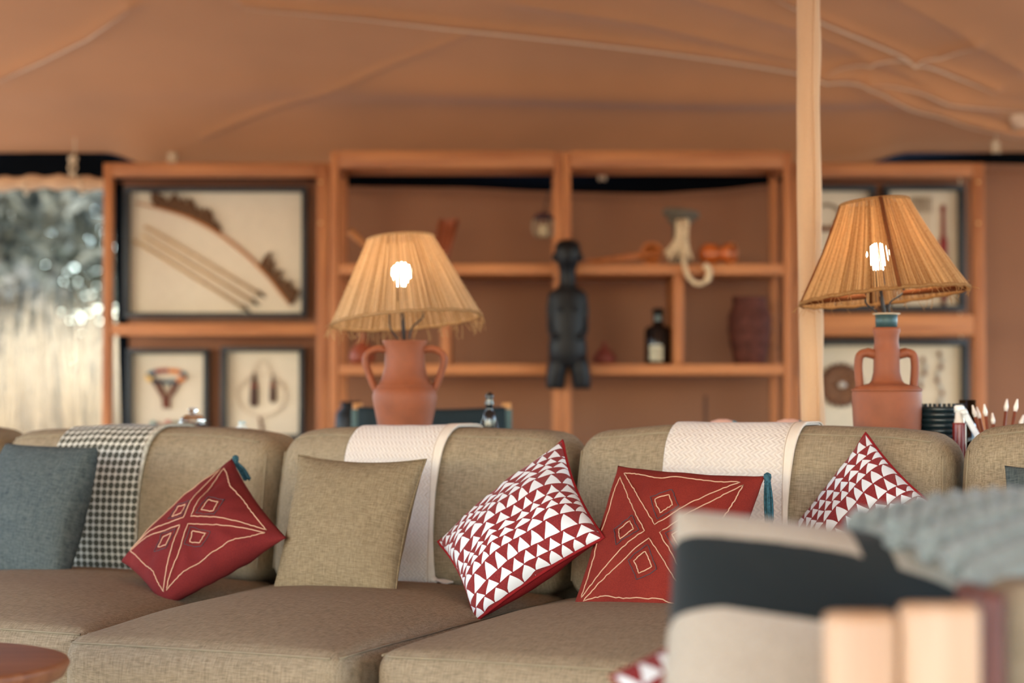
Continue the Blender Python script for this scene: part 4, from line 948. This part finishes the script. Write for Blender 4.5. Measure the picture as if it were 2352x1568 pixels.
mk('tube_cap', tube([B - (B - A).normalized() * .012, B], .0095, 12), plain('white_cap', (226, 226, 224)), o, world=True)
# quills with white tips in a turned beaker
kb = at(2290, 985, 5.42)
bk = thing('turned_beaker', 'turned wooden beaker holding white-tipped quills', 'beaker', (kb.x, 5.42, CT))
mk('beaker_wall', lathe([(.0, 0), (.045, 0), (.05, .01), (.056, .12), (.052, .12), (.046, .014), (.0, .012)], 24, cap=False), M_LEATH, bk)
mk('beaker_rim', tube([(.054 * cos(a), .054 * sin(a), .121) for a in [2 * pi * i / 24 for i in range(24)]], .0035, 6, closed=True), M_LEATH, bk)
M_QW = plain('quill_white', (226, 214, 204), .4); M_QB = plain('quill_brown', (120, 60, 40), .5)
QL = ['leaning furthest toward the red sauce bottle', 'second from the red sauce bottle', 'third from the red sauce bottle', 'short and upright in the middle', 'tall, second from the picture edge', 'tall with a dark shaft nearest the picture edge', 'low, tilted out over the sofa corner']
for i, (px, py) in enumerate(((2236, 940), (2246, 944), (2262, 938), (2280, 958), (2312, 926), (2335, 926), (2348, 962))):
    tip = at(px, py, 5.42 + .02 * sin(i * 2)); foot = Vector((kb.x + (px - 2290) * .00022, 5.42 + .012 * cos(i * 3), CT + .016)); d = (tip - foot)
    o = thing('quill', 'white-tipped brown quill ' + QL[i], 'quill', foot, group='quills in the turned beaker')
    mk('shaft', tube([foot, foot + d * .9], [.003, .0045], 7), M_QB, o, world=True); mk('tip', tube([foot + d * .9, foot + d * .95, tip + d.normalized() * .012], [.0045, .0065, .002], 8), M_QW, o, world=True)
# glass tumblers between basket and quills
for px, py, d, lab in ((2222, 918, 5.62, 'narrow clear glass tumbler behind the sauce bottle'),):
    q = at(px, py, d); H = q.z - CT; v = mk('glass_tumbler', xf(lathe([(.0, 0), (.02, 0), (.024, H), (.0225, H), (.0185, .006), (.0, .006)], 22, cap=False), Matrix.Translation((q.x, d, CT))), M_GLASS); tag(v, lab, 'glass', 'tumblers on the console')

# ------------------------------------------------------------------ folding director's chair behind the console
DY = 7.5; c = at(992, 940, DY); w2 = .28
ch = thing('directors_chair', 'folding chair with black canvas back behind the fringed lamp', 'chair', (c.x, DY, 0))
zt = at(992, 926, DY).z; M_CHW = wood('chair_wood', (196, 140, 84), (160, 106, 58), 2)
for s in (-1, 1):
    mk('back_post', box(s * w2 - .018, s * w2 + .018, -.015, .015, .45, zt + .002, .005), M_CHW, ch)
    mk('armrest', box(s * w2 - .03, s * w2 + .03, .02, .46, .61, .635, .006), M_CHW, ch)
    for y in (.03, .42): mk('leg', tube([(s * w2, y, .6), (-s * w2 * .9, y, .03)], .014, 8), M_CHW, ch)
    mk('floor_rail', box(s * w2 - .02, s * w2 + .02, -.02, .48, 0, .03, .004), M_CHW, ch)
sb = sheet(14, 8, lambda u, v: (-w2 + .004 + (2 * w2 - .008) * u, -.02 - .02 * sin(pi * u), zt - .2 + (.188 - .01 * sin(pi * u)) * v), .006)
mk('back_canvas', (sb[0], sb[1]), plain('black_canvas_back', (14, 30, 36), .7, .3), ch)
ss = sheet(10, 8, lambda u, v: (-w2 + 2 * w2 * u, .03 + .4 * v, .47 - .02 * sin(pi * u)), .006)
mk('seat_canvas', (ss[0], ss[1]), plain('black_canvas_back', (14, 30, 36)), ch)
for s in (-1, 1): mk('sleeve_edge', box(s * w2 - .021, s * w2 + .021, -.019, .018, zt - .2, zt - .022, .004), plain('grey_sleeve', (70, 92, 92), .6), ch)

# ------------------------------------------------------------------ round wooden table in the corner nearest the camera
q = at(152, 1521, 3.8); R = .34
ct = thing('round_table', 'low round wooden table in front of the sofa', 'table', (q.x - R, 3.8, 0)); z = q.z
M_TBL = wood('table_wood', (150, 96, 62), (116, 68, 42), 0, rough=.45)
mk('table_top', lathe([(.0, z - .05), (R * .86, z - .05), (R * .97, z - .03), (R, z - .008), (R - .004, z), (R - .012, z + .002), (.0, z + .002)], 72, cap=False), M_TBL, ct)
for i in range(3):
    a = 2 * pi * i / 3 + .4; mk('leg', tube([(R * .5 * cos(a), R * .5 * sin(a), z - .048), (R * .8 * cos(a), R * .8 * sin(a), 0)], [.024, .016], 10), M_TBL, ct)

# ------------------------------------------------------------------ foreground daybed with cushions and knit throw
M_LIGHTW = wood('pale_oiled_wood', (178, 146, 118), (160, 122, 90), 2, rough=.4); M_DARKW = wood('dark_red_wood', (104, 50, 34), (74, 32, 24), 2, rough=.5)
fb = at(2070, 1420, 2.2)
db = thing('daybed', 'pale wooden daybed with slatted end facing the camera', 'daybed', (fb.x, 2.25, 0))
y0 = 2.12
def plank(p0, p1, py, m, ya, yb, name, bev=.012):
    x0 = at(p0, py, ya).x; x1 = at(p1, py, ya).x; z1 = at(1900, py, ya).z
    return mk(name, box(x0, x1, ya, yb, .28, z1, bev), m, db, world=True)
plank(1897, 2066, 1408, M_LIGHTW, 2.12, 2.155, 'slat'); plank(2070, 2258, 1388, M_LIGHTW, 2.118, 2.153, 'slat')
plank(2262, 2312, 1362, M_DARKW, 2.155, 2.30, 'corner_post', .006)
x0 = at(1500, 1500, 2.6).x - .25; x1 = at(2352, 1500, 2.2).x + .5
mk('end_rail', box(at(1885, 1500, 2.15).x, x1, 2.157, 2.19, .24, .34, .006), M_LIGHTW, db, world=True)
mk('seat_frame', box(x0, x1, 2.20, 3.0, .2, .27, .01), M_LIGHTW, db, world=True)
for x in (x0 + .04, x1 - .1):
    for y in (2.22, 2.92): mk('leg', box(x, x + .06, y, y + .06, 0, .2, .006), M_LIGHTW, db, world=True)
sc_ = soft_box((x1 - x0) / 2 - .01, .38, .065, .04, 10, 4); mk('mattress', xf(sc_, Matrix.Translation(((x0 + x1) / 2, 2.6, .335))), M_SOFA, db, world=True)
cc = at(2420, 1500, 2.2); sc_ = soft_box(.076, .06, .14, .03, 8, 4)
o = mk('bolster', xf(soft_box(.085, .07, .165, .035, 10, 4), Matrix.Translation((at(2316, 1450, 2.22).x + .085, 2.33, .567))), M_SOFA); tag(o, 'taupe upholstered bolster end at the picture edge', 'bolster')
# striped cushion
k = NT('beige_black_striped_weave'); u, v, _ = k.sep(k.tc.outputs['UV']); n = k.noise(5.0, 2.0, src='UV')
vw = k.m_('ADD', k.m_('ADD', v, k.m_('MULTIPLY', u, .10)), k.m_('MULTIPLY', k.m_('SUBTRACT', n, .5), .03))
d1 = k.m_('MULTIPLY', k.m_('GREATER_THAN', vw, .615), k.m_('LESS_THAN', vw, .872))
d2 = k.m_('MULTIPLY', k.m_('GREATER_THAN', k.m_('ADD', u, k.m_('MULTIPLY', v, .25)), .79), k.m_('LESS_THAN', k.m_('ADD', u, k.m_('MULTIPLY', v, .25)), .90))
d2 = k.m_('MULTIPLY', d2, k.m_('GREATER_THAN', vw, .80)); d3 = k.m_('GREATER_THAN', k.m_('ADD', u, k.m_('MULTIPLY', v, .12)), 1.03)
d3 = k.m_('MULTIPLY', d3, k.m_('GREATER_THAN', vw, .615))
dk = k.m_('MAXIMUM', k.m_('MAXIMUM', d1, d2), d3); f = k.noise(300.0, 2.0)
k.color(k.mix(dk, k.mix(k.ramp(f, .3, .7), lin((150, 140, 126)), lin((176, 166, 152))), lin((26, 32, 34)))); k.set(.95, .1, 0, .1); k.bump(f, .4, .002)
ce = at(1893, 1572, 2.52)
t, sf, o = pillow('beige cushion with one broad charcoal band on the daybed', k.m, ce, 4, 38, -9, [(-.205, .24), (.2, .235), (.215, -.25), (-.215, -.25)], T=.2, e=.42, pinch=.04, seed=71, wr=.006, group='cushions on the daybed')
ce = at(1768, 1636, 2.78)
pillow('red and white triangle print cushion peeping from behind the charcoal-banded one', M_TRI2, ce, 10, 30, 30, [(-.16, .16), (.16, .16), (.16, -.16), (-.16, -.16)], T=.13, seed=81, back_mat=M_REDP, pipe=(M_REDP, .004), group='cushions on the daybed')
# chunky knitted throw
kt = thing('knit_throw', 'chunky grey-green knitted throw heaped over the charcoal-banded cushion', 'blanket', at(2240, 1300, 2.45))
M_KNIT = plain('grey_green_wool', (116, 123, 121), .95, .1, vary=.2, vscale=60, bump=.5, bscale=260, sheen=.3)
EA = [at(1950, 1212, 2.66), at(2070, 1246, 2.56), at(2160, 1292, 2.46), at(2215, 1345, 2.40), at(2250, 1362, 2.38)]
EB = [at(2420, 1156, 2.72), at(2450, 1180, 2.62), at(2480, 1215, 2.52), at(2480, 1262, 2.45), at(2470, 1290, 2.42)]
def knit_pt(u, v):
    a = v * 4; i = min(int(a), 3); t = a - i; A = EA[i].lerp(EA[i + 1], t); B = EB[i].lerp(EB[i + 1], t)
    p = A.lerp(B, u); p.z += .010 * sin(pi * u) * (1 - .3 * v) + .012 * sin(pi * v); return p
NR = 6
for r_ in range(NR):
    v = r_ / (NR - 1); ropes = []
    for ph in range(2):
        P = []
        for i in range(60):
            u = i / 59; p = knit_pt(u, v); a = u * 34 + ph * pi + r_ * .7
            P.append(p + Vector((.0, -.012 * cos(a) - .006, .012 * sin(a))))
        ropes.append(tube(P, .0135, 7))
    mk('knit_row', join(*ropes), M_KNIT, kt, world=True)
V, Fc, uv = sheet(20, 12, lambda u, v: knit_pt(u, v) + Vector((0, .006, -.008)), -.01); mk('knit_ground', (V, Fc), M_KNIT, kt, world=True)

# ------------------------------------------------------------------ outside the window opening
M_BARK = plain('grey_bark', (110, 100, 88), .9, .1, vary=.3, vscale=8); 
def leafmat(name, a, b):
    k = NT(name); f = k.noise(3.0, 2.0); c = k.mix(k.ramp(f, .35, .65), lin(b), lin(a)); k.color(c); k.set(.7, .2); k.translucent(c, .3); return k.m
LM = [leafmat('olive_leaf', (96, 94, 74), (56, 58, 46)), leafmat('grey_green_leaf', (118, 114, 96), (72, 74, 64)), leafmat('dry_leaf', (122, 114, 96), (84, 78, 64))]
def tree(label, x, y, h, rad, n, kind, seed, low=.25, group='trees beyond the window opening', name='tree'):
    rr = random.Random(seed); t = thing(name, label, 'tree' if name == 'tree' else 'bush', (x, y, -.05), group=group)
    trunks = []
    for b in range(4):
        a = rr.uniform(0, 2 * pi); trunks.append(tube(catmull([(0, 0, 0), (.1 * rad * cos(a), .1 * rad * sin(a), h * .35), (.5 * rad * cos(a), .5 * rad * sin(a), h * .85)], 4), [.09 * h / 4 * (1 - .08 * i) for i in range(9)], 6))
    mk('trunk', join(*trunks), M_BARK, t)
    V, Fc = [], []
    cl = [(Vector((rr.gauss(0, .45) * rad, rr.gauss(0, .45) * rad, h * (low + (1 - low) * rr.random()))), rad * rr.uniform(.2, .42)) for _ in range(26)]
    for i in range(n):
        c, q = rr.choice(cl); p = c + Vector((rr.gauss(0, .5), rr.gauss(0, .5), rr.gauss(0, .45))) * q
        if p.z < .05: continue
        s = rr.uniform(.06, .15); d = Vector((rr.uniform(-1, 1), rr.uniform(-1, 1), rr.uniform(-1, .6))).normalized(); w = d.cross(Vector((rr.uniform(-1, 1), rr.uniform(-1, 1), rr.uniform(-1, 1)))).normalized()
        m = len(V); V += [p - d * s, p - w * s * .4, p + d * s, p + w * s * .4]; Fc.append((m, m + 1, m + 2, m + 3))
    tag(mk('foliage', (V, Fc), LM[kind], t, smooth=False), kind='stuff')
tree('tall grey-green tree filling the window opening beside the shelf', -5.3, 20, 5.0, 1.5, 9000, 1, 1, .12)
tree('olive tree standing further back behind the window grasses', -6.6, 27, 5.2, 1.9, 7000, 0, 2, .2)
tree('dry-leaved low bush in front of the window trees', -3.9, 19.5, 1.7, .7, 1500, 2, 3, .1, name='bush')
tree('pale thin tree at the outer edge of the window view', -8.2, 24, 6.0, 1.2, 3600, 2, 4, .35)
tree('dark distant tree behind the grey-green one', -5.6, 33, 4.9, 2.2, 8000, 0, 5, .1)
tree('straw-coloured dry bush rising above the grass', -4.7, 17.6, 1.9, .9, 3000, 2, 8, .1, name='bush')
tree('pale dry bush at the outer edge of the grass', -6.2, 22, 2.2, 1.2, 3600, 2, 9, .1, name='bush')
tree('grey bush low under the window trees', -5.6, 18.5, 1.3, .9, 2200, 1, 6, .05, name='bush')
rr = random.Random(12); V, Fc = [], []
for i in range(26000):
    y = rr.uniform(12.2, 19); x = rr.uniform(-.62, -.15) * y + rr.uniform(-.4, .5); h = .35 + 1.5 * rr.random() ** 2.2; w = rr.uniform(.006, .012); a = rr.uniform(0, 2 * pi); dx = Vector((cos(a), sin(a), 0)); ln = Vector((rr.uniform(-.2, .2), rr.uniform(-.2, .2), 0))
    p = Vector((x, y, -.06)); m = len(V); V += [p - dx * w, p + dx * w, p + ln * .4 + dx * w * .8 + Vector((0, 0, h * .6)), p + ln * .4 - dx * w * .8 + Vector((0, 0, h * .6)), p + ln + Vector((0, 0, h))]
    Fc += [(m, m + 1, m + 2, m + 3), (m + 3, m + 2, m + 4)]
k = NT('straw_grass'); c = k.mix(k.ramp(k.noise(2.0), .3, .7), lin((164, 142, 108)), lin((194, 172, 138))); k.color(c); k.set(.9, .1); k.translucent(c, .3)
tag(mk('dry_grass', (V, Fc), k.m, smooth=False), 'tall straw-coloured dry grass outside the window opening', 'grass', kind='stuff')
